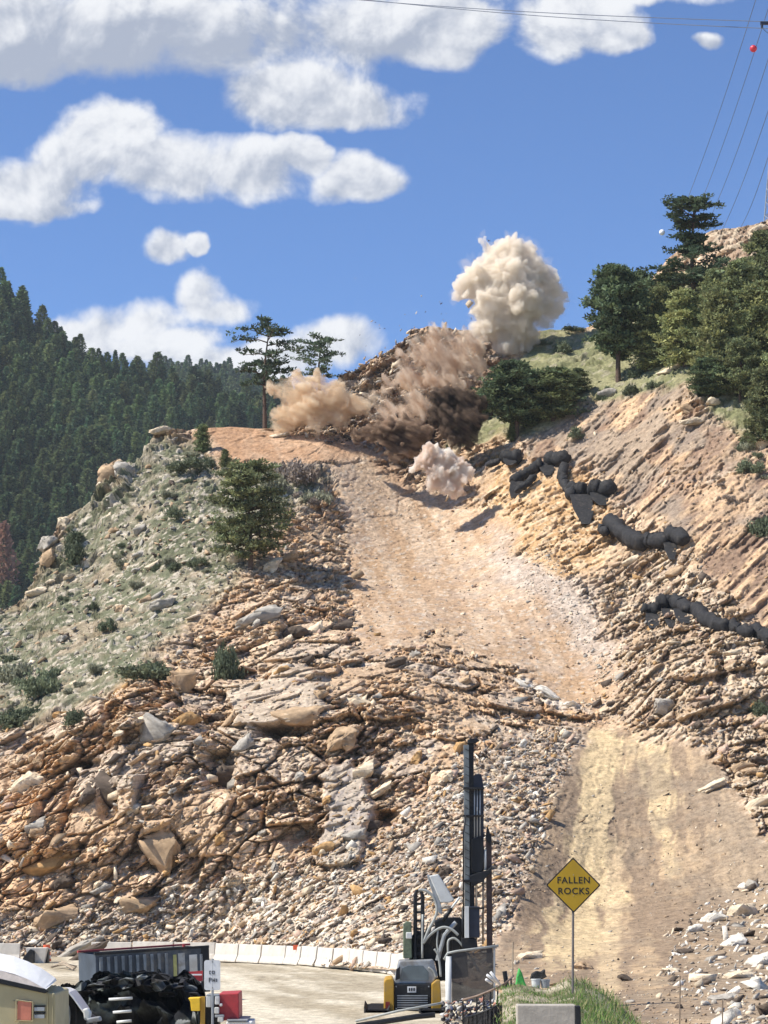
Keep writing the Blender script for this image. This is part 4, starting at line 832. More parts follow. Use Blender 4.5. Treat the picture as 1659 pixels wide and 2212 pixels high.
plume('dust_cloud', [cc(*q) for q in [(890, 860, 82, 0), (960, 880, 90, 0), (930, 980, 88, -1), (1010, 960, 80, -1), (870, 930, 76, 0), (1000, 1040, 60, -1), (1050, 880, 60, 0), (940, 1050, 46, -2)]], 219, .18, streakvol('shade_dust', 3.4, .20, .55, -.9, (.05, .038, .03), (.30, .22, .16)),
      'black brown dust painting the shade in the hollow left of the big dark pine', .6, 1.6, seed=26, wisp=.7)  # near-black dust colour stands in for the shade under blast and bushes
sd_ = Vector((-.55, .1, .83)).normalized(); s1 = sd_.cross(Vector((0, 1, 0))).normalized(); s2 = sd_.cross(s1)
AN = np.array([list(sd_*.22), list(s1*1.3), list(s2*.9)]).T
VSTK = streakvol('streaked_dust', 2.4, .36, .74, -.62, (.62, .44, .30), (.95, .84, .70))
plume('dust_cloud', [cc(*q) for q in [(830, 560, 64, 0), (900, 550, 62, 0), (980, 580, 70, 0), (770, 560, 44, 0), (880, 660, 115, 0), (990, 690, 110, 0), (930, 770, 100, -.5), (800, 650, 76, 0), (1040, 620, 70, 0), (735, 590, 40, 0), (690, 650, 44, 0), (1050, 740, 60, 0), (820, 780, 80, -.5), (700, 740, 76, 0), (740, 860, 84, -1), (640, 790, 60, 0), (620, 880, 76, -1), (540, 860, 60, -1), (560, 950, 60, -2), (680, 950, 80, -2), (800, 900, 80, -2)]], 229, .2, VSTK,
      'brown streaks of dust and rock flung up between the tan and the cream cloud', .9, 1.6, aniso=AN, seed=35, wisp=1.8)
VPALE = streakvol('pale_dust', 5.0, .22, .56, .35, (.90, .76, .64), (.995, .96, .90))
plume('dust_cloud', [cc(*q) for q in [(830, 1110, 62, -1), (890, 1130, 62, -1), (790, 1150, 54, -1), (940, 1170, 60, -1), (860, 1200, 72, -1), (965, 1220, 52, -1), (1000, 1190, 40, -1), (900, 1260, 62, -1), (945, 1290, 46, -1), (745, 1180, 36, -1), (840, 1250, 50, -1)]], 211, .13, VPALE,
      'pale pinkish spray of rock and dust spilling down at the head of the chute', .5, 1.1, seed=45, wisp=.5)
# rocks in the air and heaped by the blast
Vs = []; Fs = []; Cs = []; b = 0; r = random.Random(77)
for k in range(420):
    a = r.random(); u, v, rr, _ = cc(r.gauss(800, 170), r.gauss(760, 170), 1)
    if r.random() < .35: u, v, rr, _ = cc(r.gauss(880, 60), r.gauss(1180, 70), 1)
    Yk = on_hill(u, v)[0].y - r.uniform(.2, 2.2); V, Fc = PR[r.randrange(len(PR))]; s = .08*(1-r.random())**(-.55); s = min(s, .75)
    V = (V*s*np.array([1.6, 1, 1])) @ rotm(r).T + np.array(P(u, v, Yk)); Vs.append(V); Fs.append(Fc+b); b += len(V); Cs.append(np.repeat((np.array(PAL[r.choice(['tan', 'grey', 'cream', 'dark', 'pink'])])*r.uniform(.8, 1.2))[None], len(V), 0))
tag(link('flying_rock', npmesh('flying_rock', np.concatenate(Vs), np.concatenate(Fs), np.concatenate(Cs)), STONE), 'rock fragments thrown up from the crest by the blast', 'debris', kind='stuff')

# ------------------------------------------------------------------ concrete barriers along the road
CONC = mat('barrier_concrete', (.60, .55, .47), .9, var=.12, scale=1.6, bump=.25, dirt=(.42, .36, .28))
def ground_pt(u, v):
    a, e = ray(u, v); Y = -HC/e; return Vector((a*Y, Y, 0))
def barrier_mesh(L):
    prof = [(-.30, 0), (-.30, .08), (-.16, .33), (-.085, .86), (.085, .86), (.16, .33), (.30, .08), (.30, 0)]
    m = MB(); m.prism([(-L/2+.02, y, z) for y, z in prof], (L-.04, 0, 0))
    me = bpy.data.meshes.new('barrier'); me.from_pydata([v[:] for v in m.V], [], m.F); bm = bmesh.new(); bm.from_mesh(me); bmesh.ops.recalc_face_normals(bm, faces=bm.faces)
    bmesh.ops.bevel(bm, geom=bm.edges[:], offset=.018, segments=1, affect='EDGES'); bm.to_mesh(me); bm.free(); me.materials.append(CONC); return me
BARM = {}
def barriers(pts, L, label, group, skip=()):
    if L not in BARM: BARM[L] = barrier_mesh(L)
    k = 0
    for a, b_ in zip(pts[:-1], pts[1:]):
        d = b_-a; n = max(1, int(round(d.length/L))); d2 = d/n
        for i in range(n):
            k += 1
            if k in skip: continue
            c = a+d2*(i+.5); o = bpy.data.objects.new('concrete_barrier', BARM[L]); COL.objects.link(o); o.location = (c.x, c.y, .03+rnd.uniform(-.03, .03)); o.rotation_euler = (rnd.uniform(-.02, .02), 0, math.atan2(d.y, d.x)+rnd.uniform(-.035, .035)); o.scale = (d2.length/L*rnd.uniform(.965, .99), 1.15, 1.22)
            tag(o, label, 'barrier', group)
barriers([ground_pt(468, 2076), ground_pt(620, 2083), ground_pt(760, 2094), ground_pt(880, 2108)], 2.2, 'pale concrete barrier in the row angling from the container to the drill rig', 'barriers angling towards the drill rig')
barriers([ground_pt(196, 2073), ground_pt(466, 2075)], 3.0, 'pale concrete barrier in the straight row behind the ribbed container', 'barriers behind the container')
barriers([ground_pt(-70, 2078), ground_pt(44, 2078)], 1.9, 'pale concrete barrier at the left edge beyond the tan truck', 'barriers at the left edge')
mb = MB(); c = ground_pt(78, 2082); mb.prism([c+Vector(q) for q in ((-.45, 0, 0), (.45, 0, 0), (.62, 0, .92), (-.62, 0, .92))], (0, .7, 0)); tag(mb.build('concrete_block', CONC, bevel=.03), 'single pale concrete block between dark gaps at the left', 'block')
BLK = mat('black_rubber', (.016, .0155, .016), .8, var=.6, scale=5, bump=1.0, dirt=(.065, .055, .045)); BLKM = mat('black_paint', (.009, .010, .012), .5, var=.3, scale=3, spec=.3, dirt=(.05, .042, .032))
mb = MB(); c = ground_pt(62, 2083); mb.prism([c+Vector(q) for q in ((-.4, .3, 0), (.25, .3, 0), (.25, .3, .75), (.0, .3, .85), (-.4, .3, .35))], (0, 1.2, 0)); tag(mb.build('equipment_cover', BLKM, bevel=.04), 'black slanted cover left of the single concrete block', 'cover')
mb = MB(); c = ground_pt(92, 2082); mb.box(c+Vector((0, .9, .4)), (.45, .8, .8)); tag(mb.build('equipment_case', BLKM, bevel=.04), 'black case right of the single concrete block', 'case')
ORG = mat('orange_plastic', (.75, .13, .05), .5, var=.1); WHT = mat('white_paint', (.72, .72, .70), .5, var=.08, dirt=(.45, .42, .37))
c = ground_pt(100, 2078); root = empty('traffic_barrel', c, 'orange and white traffic barrel beside the black case', 'traffic barrel')
for i, (m_, nm) in enumerate([(ORG, 'orange_band'), (WHT, 'white_band'), (ORG, 'orange_band'), (WHT, 'white_band'), (ORG, 'top_band')]):
    mb = MB(); mb.tube([c+Vector((0, 0, .2*i)), c+Vector((0, 0, .2*i+.199))], [.29-.02*i, .28-.02*i], 16); mb.build(nm, m_, root)
for (u, v, lab, key) in [(150, 2052, 'long grey slab leaning at the road side behind the traffic barrel', 'grey'), (175, 2060, 'dark flat stone at the road side behind the leaning slab', 'dark')]:
    me, _, _ = boulder_mesh(520, (1, .7, .5)); me.materials.append(bmat(key)); o = bpy.data.objects.new('boulder', me); COL.objects.link(o); c = ground_pt(u, v+20); o.location = c+Vector((0, 3, .45)); o.scale = (1.9, .9, .8); o.rotation_euler = (0, -.45, .2); tag(o, lab, 'boulder')
mb = MB()
for q in range(5):
    a = ground_pt(110+q*6, 2094-q); b_ = ground_pt(165-q*3, 2092+(q % 3)*3); mb.tube([a+Vector((0, 0, .12+.05*q)), a.lerp(b_, .5)+Vector((0, 0, .28)), b_+Vector((0, 0, .1))], .06, 6)
WOOD = mat('old_wood', (.34, .27, .19), .9, var=.3, scale=8); tag(mb.build('lumber_pile', WOOD), 'low pile of weathered planks on the ground left of the container', 'lumber')
# small marker posts on the barrier row
for (u, v, m_, lab) in [(638, 2047, ORG, 'small orange marker on top of a barrier in the angled row')]:
    g0 = ground_pt(u, v+38); mb = MB(); mb.box(g0+Vector((0, 0, 1.0)), (.28, .06, .28)); tag(mb.build('marker', m_, bevel=.01), lab, 'marker')

# ------------------------------------------------------------------ black rolls laid along the cut
def roll(pts, rD, label, hang=None, group=None):
    """pts in the photograph's plane, dropped on the slope; rD radius"""
    W3 = []
    for (u, v) in pts:
        h_, _ = on_hill(u, v); W3.append(P(u, v, min(on_hill(u+a_, v+b_)[0].y for a_ in (-10, 0, 10) for b_ in (-4, 6))-.45))
    k = W3[0].y/F_; n = 7; L = []
    for a, b_ in zip(W3[:-1], W3[1:]):
        for i in range(n): L.append(a.lerp(b_, i/n))
    L.append(W3[-1]); r = random.Random(int(pts[0][0])); N = len(L)
    rs = [1.14*rD*k*(1-.55*max(0, 1-i/1.5)-.45*max(0, 1-(N-1-i)/1.5))*(1+.07*math.sin(i*1.3+r.random()*2)+r.uniform(-.10, .10)) for i in range(N)]
    L = [q+Vector((0, 0, -.10*math.sin(math.pi*i/(N-1)))) for i, q in enumerate(L)]
    c = sum(L, Vector())/N; root = empty('blasting_mat_roll', c, label, 'mat roll', group)
    mb = MB(); mb.tube(L, rs, 14); o = mb.build('roll', BLK, root, smooth=True)
    V = np.zeros(len(o.data.vertices)*3, np.float32); o.data.vertices.foreach_get('co', V); V = V.reshape(-1, 3); V += ((fbm(V.astype(float)*2.6, 4, 8)-.5)*.75)[:, None]*np.array([[.4, .5, 1]]); o.data.vertices.foreach_set('co', V.ravel())
    mb = MB()
    for f in (.5,):
        i = int(f*(N-1)); mb.tube([L[max(0, i-1)].lerp(L[i], .85), L[i].lerp(L[min(N-1, i+1)], .15)], rs[i]*1.0, 14)
    mb.build('binding_strap', BLKM, root)
    if hang:
        for (u0, v0, u1, v1, w) in hang:
            h_, _ = on_hill(u0, v0); Y = h_.y-1.0; Y1 = on_hill(u1, v1)[0].y-.7; mb = MB(); w_ = w*k*1.5
            a = P(u0, v0, Y); b_ = P(u1, v1, Y1); mb.prism([a+Vector((-w_/2, 0, 0)), a+Vector((w_/2, 0, 0)), a.lerp(b_, .6)+Vector((w_*.42, 0, 0)), b_+Vector((w_*.15, 0, 0)), b_+Vector((-w_*.2, 0, 0)), a.lerp(b_, .5)+Vector((-w_*.45, 0, 0))], (0, .18, 0)); mb.build('hanging_flap', BLK, root, bevel=.03)
def c5(x, y): return (987.5+x*.4048, 905.2+y*.4048)
def RL(pts, r, lab, hang=None): roll([c5(*q) for q in pts], r*.4048, lab, [(*c5(a, b_), *c5(c, d), w*.4048) for (a, b_, c, d, w) in hang] if hang else None)
RL([(238, 190), (285, 200), (345, 190)], 32, 'small black roll highest on the cut, nearest the pale dust spray', [(290, 200, 280, 245, 60)])
RL([(158, 245), (230, 215)], 16, 'thin black roll lying left of the highest small roll')
RL([(290, 335), (345, 295), (405, 260), (455, 235)], 27, 'black roll climbing to the top of the arched chain', [(330, 330, 305, 420, 60)])
RL([(310, 385), (370, 340), (420, 300)], 18, 'thin black roll below the climbing roll of the arched chain')
RL([(468, 212), (530, 205), (592, 208)], 36, 'thick black roll capping the arched chain', [(480, 230, 485, 300, 60)])
RL([(575, 235), (560, 300), (590, 370), (615, 410)], 24, 'black roll hanging down the right side of the arched chain')
RL([(590, 365), (640, 372), (685, 375)], 38, 'stubby black roll at the foot of the arched chain', [(660, 400, 690, 560, 80)])
RL([(700, 365), (770, 368), (838, 362)], 42, 'greyish black roll right of the stubby one, white stone below it', [(790, 390, 790, 460, 110)])
RL([(762, 570), (800, 600)], 22, 'short black end piece at the left of the sagging chain')
RL([(805, 535), (865, 585), (935, 635), (1000, 665)], 40, 'long black roll sagging in the middle chain')
RL([(985, 650), (1050, 640), (1125, 648)], 36, 'black roll in the bottom of the sagging chain')
RL([(1120, 600), (1170, 610), (1222, 645)], 36, 'black roll ending the sagging chain on the right', [(1135, 640, 1148, 750, 50)])
RL([(985, 1000), (1035, 1008), (1080, 1000)], 28, 'left end roll of the lowest chain', [(1060, 1020, 1045, 1115, 70)])
RL([(1085, 985), (1115, 960), (1145, 985)], 36, 'hunched black roll at the top of the lowest chain', [(1125, 1010, 1145, 1110, 50)])
RL([(1150, 955), (1200, 985), (1245, 1015)], 34, 'black roll right of the hunched one in the lowest chain', [(1215, 1010, 1220, 1090, 80)])
RL([(1260, 1000), (1320, 1050), (1385, 1090), (1445, 1110)], 36, 'longest straight black roll of the lowest chain')
RL([(1455, 1090), (1510, 1118), (1575, 1135)], 30, 'black roll after the longest one in the lowest chain')
RL([(1580, 1110), (1630, 1140), (1720, 1190)], 34, 'last black roll of the lowest chain at the right edge of the picture')

# ------------------------------------------------------------------ the drill rig
YD = 90.0
YEL = mat('machine_yellow', (.44, .25, .025), .45, var=.1, scale=2, dirt=(.30, .21, .10)); GRY = mat('grey_steel', (.33, .35, .36), .45, .3, var=.15, scale=3, dirt=(.20, .17, .13))
LGT = mat('light_grey_paint', (.62, .63, .60), .5, var=.08, scale=2, dirt=(.42, .39, .33)); HOSE = mat('grey_hose', (.34, .35, .32), .6, var=.12, scale=4); GLS = mat('dark_window_glass', (.10, .14, .16), .12, 0, var=.2, scale=1.5, spec=.8); NAVY = mat('navy_steel', (.014, .019, .034), .5, var=.2, scale=3)
def bxD(m, u0, v0, u1, v1, Y, dep, tilt=0):
    a = P(min(u0, u1), max(v0, v1), Y); b_ = P(max(u0, u1), min(v0, v1), Y); m.box(((a.x+b_.x)/2, Y+dep/2, (a.z+b_.z)/2), (b_.x-a.x, dep, b_.z-a.z)); return m
def tbD(m, pts, rD, Y, n=8): m.tube([P(q[0], q[1], Y+(q[2] if len(q) > 2 else 0)) for q in pts], [x*Y/F_ for x in rD] if isinstance(rD, (list, tuple)) else rD*Y/F_, n); return m
def pzD(m, pts, Y, dep): m.prism([P(u, v, Y) for (u, v) in pts], (0, dep, 0)); return m
DGR = mat('dark_grey_steel', (.17, .19, .19), .45, .2, var=.25, scale=3, dirt=(.06, .05, .045))
rig = empty('drill_rig', Vector((P(900, 2190, YD).x, YD+1.5, 0)), 'yellow and black crawler drill rig with a tall black mast', 'drill rig')
def part(name, m, mt, bev=.02, parent=None, smooth=False): return m.build(name, mt, parent or rig, bev, smooth)
body = part('engine_housing', bxD(MB(), 851, 2126, 932, 2186, YD, 2.6), BLKM, .04)
g_ = MB()
for q in range(7): bxD(g_, 858, 2150+q*5, 924, 2152+q*5, YD-.05, .05)
part('grille_slat', g_, GRY, 0, body)
m1 = MB(); m1.prism([P(u, v, YD-.12) for u, v in ((829, 2186), (829, 2122), (833, 2115), (846, 2113), (851, 2118), (851, 2186))], (0, 2.5, 0)); part('side_panel', m1, YEL, .04)
m1 = MB(); m1.prism([P(u, v, YD-.12) for u, v in ((932, 2186), (932, 2126), (944, 2116), (951, 2118), (955, 2186))], (0, 2.5, 0)); part('side_panel', m1, YEL, .04)
part('tail_lamp', bxD(MB(), 833, 2164, 842, 2182, YD-.18, .05), mat('red_lens', (.25, .03, .02), .3), 0)
pl = part('placard', bxD(MB(), 880, 2131, 899, 2144, YD-.045, .04), WHT, 0)
g_ = MB()
for q in range(3): bxD(g_, 883+q*5, 2134, 886+q*5, 2141, YD-.06, .012)
part('placard_lettering', g_, BLKM, 0, pl)
hood = part('hood', pzD(MB(), [(850, 2126), (857, 2096), (862, 2076), (936, 2073), (946, 2108), (934, 2126)], YD+.3, 1.8), GRY, .05)
part('rear_window', pzD(MB(), [(864, 2118), (868, 2092), (882, 2086), (914, 2086), (926, 2100), (926, 2118)], YD+.27, .05), GLS, 0, hood)
part('mirror', pzD(MB(), [(854, 2118), (856, 2094), (864, 2088), (864, 2114)], YD+.15, .12), BLKM, 0)
part('counterweight', bxD(MB(), 846, 2186, 945, 2200, YD-.1, 2.2), BLKM, .05)
part('undercarriage', bxD(MB(), 800, 2196, 958, 2216, YD-.3, 2.6), BLKM, .06)
m1 = MB()
for q in range(5): bxD(m1, 858+q*17, 2190, 866+q*17, 2196, YD-.14, .05)
part('step_plate', m1, GRY, 0)
m1 = MB()
for (u, v) in ((856, 2131), (926, 2131), (856, 2179), (926, 2179)): m1.tube([P(u, v, YD-.06), P(u, v, YD)], .03, 8)
part('bolt', m1, GRY, 0)
m1 = MB(); m1.prism([P(u, v, YD) for u, v in ((938, 2230), (938, 2181), (957, 2176), (960, 2230))], (0, .6, 0)); part('yellow_frame', m1, YEL, .03)
for (ua, ub) in ((786, 842), (905, 962)):
    a = P(ua, 2212, YD-1.2); b_ = P(ub, 2212, YD-1.2); zt = P(ua, 2184, YD-1.2).z; m1 = MB(); zz = [(a.x, .28), (a.x+.12, .08), (b_.x-.12, .08), (b_.x, .28), (b_.x, zt-.15), (b_.x-.15, zt), (a.x+.25, zt), (a.x, zt-.25)]
    m1.prism([Vector((x, YD-1.2, z)) for x, z in zz], (0, 4.2, 0)); t_ = part('track', m1, BLK, .05)
    m1 = MB()
    for q in range(14): m1.box(((a.x+b_.x)/2, YD-1.1+q*.3, zt+.015), (b_.x-a.x-.3, .16, .05))
    part('track_shoe', m1, BLKM, 0, t_)
# dark ladder frame, hoses, boom
m1 = MB(); tbD(m1, [(897, 2074), (897, 1935), (900, 1925), (908, 1922), (913, 1935), (912, 2074)], 4.2, YD+1.0, 6)
for q in range(7): bxD(m1, 898, 1950+q*18, 912, 1955+q*18, YD+.95, .1)
part('upright_frame', m1, BLKM, 0)
part('oil_tank', pzD(MB(), [(871, 2070), (871, 1996), (878, 1990), (889, 1992), (890, 2070)], YD+.9, .5), mat('dull_green_paint', (.13, .16, .10), .6, var=.3), .03)
part('work_lamp', bxD(MB(), 877, 2014, 890, 2028, YD+.8, .15), LGT, .03)
for (pts, rr) in [([(904, 1922), (920, 1924), (935, 1936), (943, 1955), (943, 1972), (936, 1990), (926, 2008), (915, 2034)], 3.0), ([(912, 2070), (913, 1975)], 2.2), ([(914, 2038), (926, 2022), (944, 2008), (960, 2003), (976, 2008), (990, 2020)], 3.0),
                  ([(968, 2060), (968, 2035), (974, 2028), (984, 2028), (1000, 2044), (1022, 2076), (1036, 2100)], 2.4), ([(938, 2050), (946, 2062), (950, 2085), (952, 2110)], 2.4), ([(925, 2090), (936, 2098), (942, 2112)], 2.6), ([(946, 2010), (944, 2040), (950, 2070)], 1.8)]:
    P2 = []
    for i in range(len(pts)-1):
        for q in range(4):
            t = q/4; p0 = pts[max(0, i-1)]; p1 = pts[i]; p2 = pts[i+1]; p3 = pts[min(len(pts)-1, i+2)]
            P2.append(tuple(.5*((2*p1[j])+(-p0[j]+p2[j])*t+(2*p0[j]-5*p1[j]+4*p2[j]-p3[j])*t*t+(-p0[j]+3*p1[j]-3*p2[j]+p3[j])*t**3) for j in (0, 1)))
    P2.append(pts[-1]); part('hose', tbD(MB(), [(q[0], q[1], .2) for q in P2], rr, YD), HOSE, 0, smooth=True)
bo = part('boom', pzD(MB(), [(927, 1892), (947, 1888), (982, 1944), (972, 1950), (952, 1950)], YD+.8, .6), LGT, .04)
part('boom_edge', pzD(MB(), [(922, 1890), (928, 1889), (952, 1950), (955, 1975), (948, 1972)], YD+.9, .5), GRY, .02)
part('lift_cylinder', tbD(MB(), [(956, 1990), (976, 1962)], 4.2, YD+.5), BLKM, 0, smooth=True)
part('cylinder_rod', tbD(MB(), [(972, 1966), (993, 1938)], 2.4, YD+.5), LGT, 0, smooth=True)
m1 = MB(); pzD(m1, [(938, 1990), (955, 1982), (996, 1982), (1000, 2000), (990, 2072), (950, 2074), (946, 2030)], YD+.9, .7); part('arm_block', m1, BLKM, .05); m1 = MB(); pzD(m1, [(884, 2076), (884, 2030), (900, 2010), (930, 2018), (952, 1996), (1002, 2000), (1008, 2040), (1012, 2110), (948, 2120), (940, 2076)], YD+1.3, .9); part('boom_base', m1, BLKM, .05); m1 = MB(); [tbD(m1, [(915+q*7, 2030+q*6), (925+q*8, 1992+q*5), (948+q*7, 2004+q*4), (952+q*6, 2060)], 1.7, YD+.5) for q in range(5)]; part('cable', m1, BLKM, 0, smooth=True)
m1 = MB(); tbD(m1, [(945, 2075), (960, 2020), (985, 1992)], 5, YD+.5); part('arm_strut', m1, GRY, 0)
# mast
m1 = MB(); bxD(m1, 1004, 1609, 1013, 2034, YD+.2, .28); part('mast_rail', m1, DGR, .01)
mast = part('mast_beam', bxD(MB(), 1013, 1598, 1023, 2034, YD+.3, .3), BLKM, .01)
m1 = MB()
for q in range(23): v = 1618+q*18; m1.tube([P(1005, v, YD+.18), P(1022, v+9, YD+.18)], .012, 5); 
part('mast_lattice', m1, BLKM, 0, mast)
part('mast_head', pzD(MB(), [(1010, 1606), (1014, 1596), (1030, 1594), (1036, 1600), (1026, 1606)], YD+.1, .3), BLKM, .02)
car = part('rod_carousel', pzD(MB(), [(1020, 1900), (1020, 1682), (1026, 1672), (1040, 1672), (1045, 1700), (1045, 1890)], YD+.35, .35), NAVY, .02)
for q in (1025, 1031, 1037): part('drill_rod', tbD(MB(), [(q, 1700), (q, 1815)], 1.5, YD+.28), GRY, 0, car, True)
part('drill_head', pzD(MB(), [(1018, 1812), (1040, 1806), (1046, 1830), (1044, 1880), (1034, 1888), (1018, 1884)], YD+.2, .45), BLKM, .04)
part('rod_gripper', pzD(MB(), [(1014, 1892), (1030, 1886), (1052, 1880), (1064, 1870), (1062, 1884), (1040, 1906), (1018, 1916)], YD+.1, .4), BLKM, .03)
part('side_column', bxD(MB(), 1052, 1800, 1062, 2080, YD+.3, .2), mat('rusty_black', (.055, .035, .03), .7, var=.4), .01)
part('side_column_top', pzD(MB(), [(1049, 1812), (1052, 1786), (1056, 1790), (1063, 1818), (1060, 1826)], YD+.25, .25), BLKM, .02)
part('drill_steel', tbD(MB(), [(1048, 1835), (1048, 1880)], 3.0, YD+.3), LGT, 0, smooth=True)
part('drill_steel', tbD(MB(), [(1029, 1890), (1029, 2030)], 2.4, YD+.3), mat('worn_rod', (.42, .33, .22), .6, .2), 0, smooth=True)
part('drill_steel', tbD(MB(), [(1044, 1900), (1043, 2040)], 2.2, YD+.35), mat('worn_rod_dark', (.28, .22, .16), .6, .2), 0, smooth=True)
part('dust_collector', bxD(MB(), 1014, 1958, 1036, 2026, YD+.1, .4), NAVY, .03)
part('guide_plate', bxD(MB(), 1004, 1958, 1013, 2026, YD+.05, .2), LGT, .01)
part('mast_foot', pzD(MB(), [(996, 2026), (1030, 2028), (1032, 2048), (1010, 2058), (998, 2046)], YD+.1, .6), BLKM, .03)
m1 = MB(); tbD(m1, [(1000, 1960), (1000, 2040)], 3.2, YD+.4); tbD(m1, [(1006, 1760), (1001, 1800), (1001, 1960)], 1.6, YD+.1); part('mast_hose', m1, BLKM, 0, smooth=True)
for (v, w) in ((1700, 5), (1760, 4), (1900, 6), (1960, 4)): part('mast_bracket', bxD(MB(), 1001, v, 1046, v+w, YD+.08, .5), BLKM, .01)
# wire guard panel beside the rig
YM = 84.0
gp = empty('guard_panel', Vector((P(1015, 2150, YM).x, YM, 0)), 'grey wire mesh guard panel on a thick pale post in front of the mast', 'guard panel')
MB_ = tbD(MB(), [(969, 2066), (969, 2165), (969, 2215)], [6.5, 6.5, 6.5], YM, 12); MB_.build('post', LGT, gp, smooth=True)
tbD(MB(), [(959, 2073), (967, 2059), (985, 2055), (1077, 2043)], 2.6, YM, 8).build('top_rail', HOSE, gp, smooth=True)
tbD(MB(), [(1068, 2046), (1068, 2160)], 2, YM, 8).build('end_post', GRY, gp)
m1 = MB()
for q in range(42): u = 977+q*2.17; tbD(m1, [(u, 2057-(u-977)*.12), (u, 2166)], .8, YM, 4)
for q in range(47): v = 2060+q*2.25; tbD(m1, [(977, v), (1068, max(v, 2047)-.0)], .8, YM, 4)
m1.build('wire_mesh', mat('galvanised_wire', (.07, .066, .062), .7, .1), gp)
# curved netted platform with handrail, in front
YP = 72.0
wp = empty('work_platform', Vector((P(1050, 2212, YP).x, YP, 0)), 'round work platform with dark curved handrail and black netting', 'work platform')
rail = [(1000, 2160, 0), (1030, 2152, -.4), (1060, 2140, -.6), (1090, 2126, -.5), (1104, 2112, 0), (1108, 2108, .6)]
tbD(MB(), rail, 2.6, YP).build('handrail', mat('brown_rail', (.20, .14, .10), .6, var=.3), wp, smooth=True)
tbD(MB(), [(u, v+40, d) for (u, v, d) in rail], 3.0, YP).build('lower_rail', BLKM, wp, smooth=True)
for (u, v, d) in rail[:-1]+[(1045, 2147, -.5), (1075, 2134, -.55)]: tbD(MB(), [(u, v, d), (u, v+42, d)], 1.8, YP).build('upright', BLKM, wp)
m1 = MB()
for q in range(90):
    f = q/89*(len(rail)-1); i = min(len(rail)-2, int(f)); t = f-i; u, v, d = [rail[i][j]*(1-t)+rail[i+1][j]*t for j in range(3)]; w_ = 1.4+.9*math.sin(q*2.3)
    tbD(m1, [(u+math.sin(q)*1.5, v+41, d-.02), (u+math.sin(q*1.7)*3, v+120, d-.15)], w_, YP, 5)
m1.build('netting', BLK, wp)
m1 = MB(); vs = []; fs = []; nq = 60; nr = 14
for q in range(nq):
    f = q/(nq-1)*(len(rail)-1); i = min(len(rail)-2, int(f)); t = f-i; u, v, d = [rail[i][j]*(1-t)+rail[i+1][j]*t for j in range(3)]
    for w in range(nr): vs.append(P(u+1.5*math.sin(q*.8+w*.5), v+42+w*7, YP+d+.1+.10*math.sin(q*.9+w*.35)+.05*math.sin(q*2.3)))
for q in range(nq-1):
    for w in range(nr-1): fs.append((q*nr+w, q*nr+w+1, (q+1)*nr+w+1, (q+1)*nr+w))
m1.add(vs, fs); sk = m1.build('skirt', BLK, wp); sk.modifiers.new('sol', 'SOLIDIFY').thickness = .02
tbD(MB(), [(768, 2206, 0), (860, 2184, 0), (958, 2166, 0)], 2.6, YP+2).build('grey_handrail', HOSE, None, smooth=True)
o = bpy.data.objects['grey_handrail']; o.name = 'handrail'; tag(o, 'straight pale handrail crossing in front of the rig tracks', 'handrail')
tbD(MB(), [(770, 2216, 0), (900, 2196, 0), (940, 2192, 0)], 6, YP+2).build('rail_beam', BLKM, None); tag(bpy.data.objects['rail_beam'], 'dark beam just under the straight pale handrail', 'beam')
hl = tbD(MB(), [(1106, 2154, 0), (1116, 2164, 0), (1122, 2180, 0), (1122, 2198, 0), (1112, 2216, 0)], 3.4, YP-.5).build('coiled_hose', LGT, None, smooth=True); tag(hl, 'pale looped hose hanging on the right side of the netted platform', 'hose')
Vs = []; Fs = []; Cs = []; b = 0; r = random.Random(9)
for q in range(420):
    V, Fc = PR[r.randrange(len(PR))]; s = r.uniform(.05, .16); c = P(r.uniform(955, 1102), r.uniform(2160, 2235), YP+r.uniform(.3, 1.2)); V = V*s @ rotm(r).T + np.array(c); Vs.append(V); Fs.append(Fc+b); b += len(V); Cs.append(np.repeat((np.array(r.choice([(.6, .58, .54), (.05, .05, .06), (.5, .42, .3), (.08, .09, .14), (.3, .28, .26), (.42, .2, .14)])))[None], len(V), 0))
tag(link('platform_clutter', npmesh('platform_clutter', np.concatenate(Vs), np.concatenate(Fs), np.concatenate(Cs)), STONE), 'jumbled fittings, rags and stones heaped inside the netted platform', 'clutter', kind='stuff')
m1 = MB()
for (a, b_) in [((1052, 2106), (1072, 2122)), ((1060, 2100), (1080, 2128)), ((1050, 2116), (1062, 2124))]: tbD(m1, [(*a, 0), (*b_, .2)], 3, YP+3)
tag(m1.build('hose_bundle', WHT, None, smooth=True), 'white bent hoses sticking up behind the curved handrail', 'hose')
tbD(MB(), [(1090, 2098, 0), (1098, 2150, 0)], 5, YP+3).build('canister', BLKM, None); tag(bpy.data.objects['canister'], 'dark canister standing behind the right end of the curved handrail', 'canister')

# ------------------------------------------------------------------ grass bank, concrete block, warning sign
YS = 56.0
nb, mbn = 90, 60; us = np.linspace(1085, 1460, nb); rid = np.interp(us, [1085, 1117, 1180, 1240, 1285, 1330, 1385, 1460], [2135, 2124, 2134, 2122, 2140, 2168, 2214, 2290])
ys = np.concatenate([np.linspace(44, 58, 40), np.linspace(58.4, 66, 20)])
G = np.zeros((len(ys), nb, 3))
for i, y in enumerate(ys):
    rp_ = P_np(us, rid, np.full(nb, 58.0)); z = rp_[:, 2] - (.055*max(0, 58-y))*1.0 - max(0, y-58)*.5; G[i] = np.c_[rp_[:, 0]*(y/58), np.full(nb, y), z]
q = G.reshape(-1, 3); q[:, 2] += (fbm(q/1.2, 4, 55)-.5)*.35
ii = np.arange(len(q)).reshape(len(ys), nb); fq = np.c_[ii[:-1, :-1].ravel(), ii[:-1, 1:].ravel(), ii[1:, 1:].ravel(), ii[1:, :-1].ravel()]
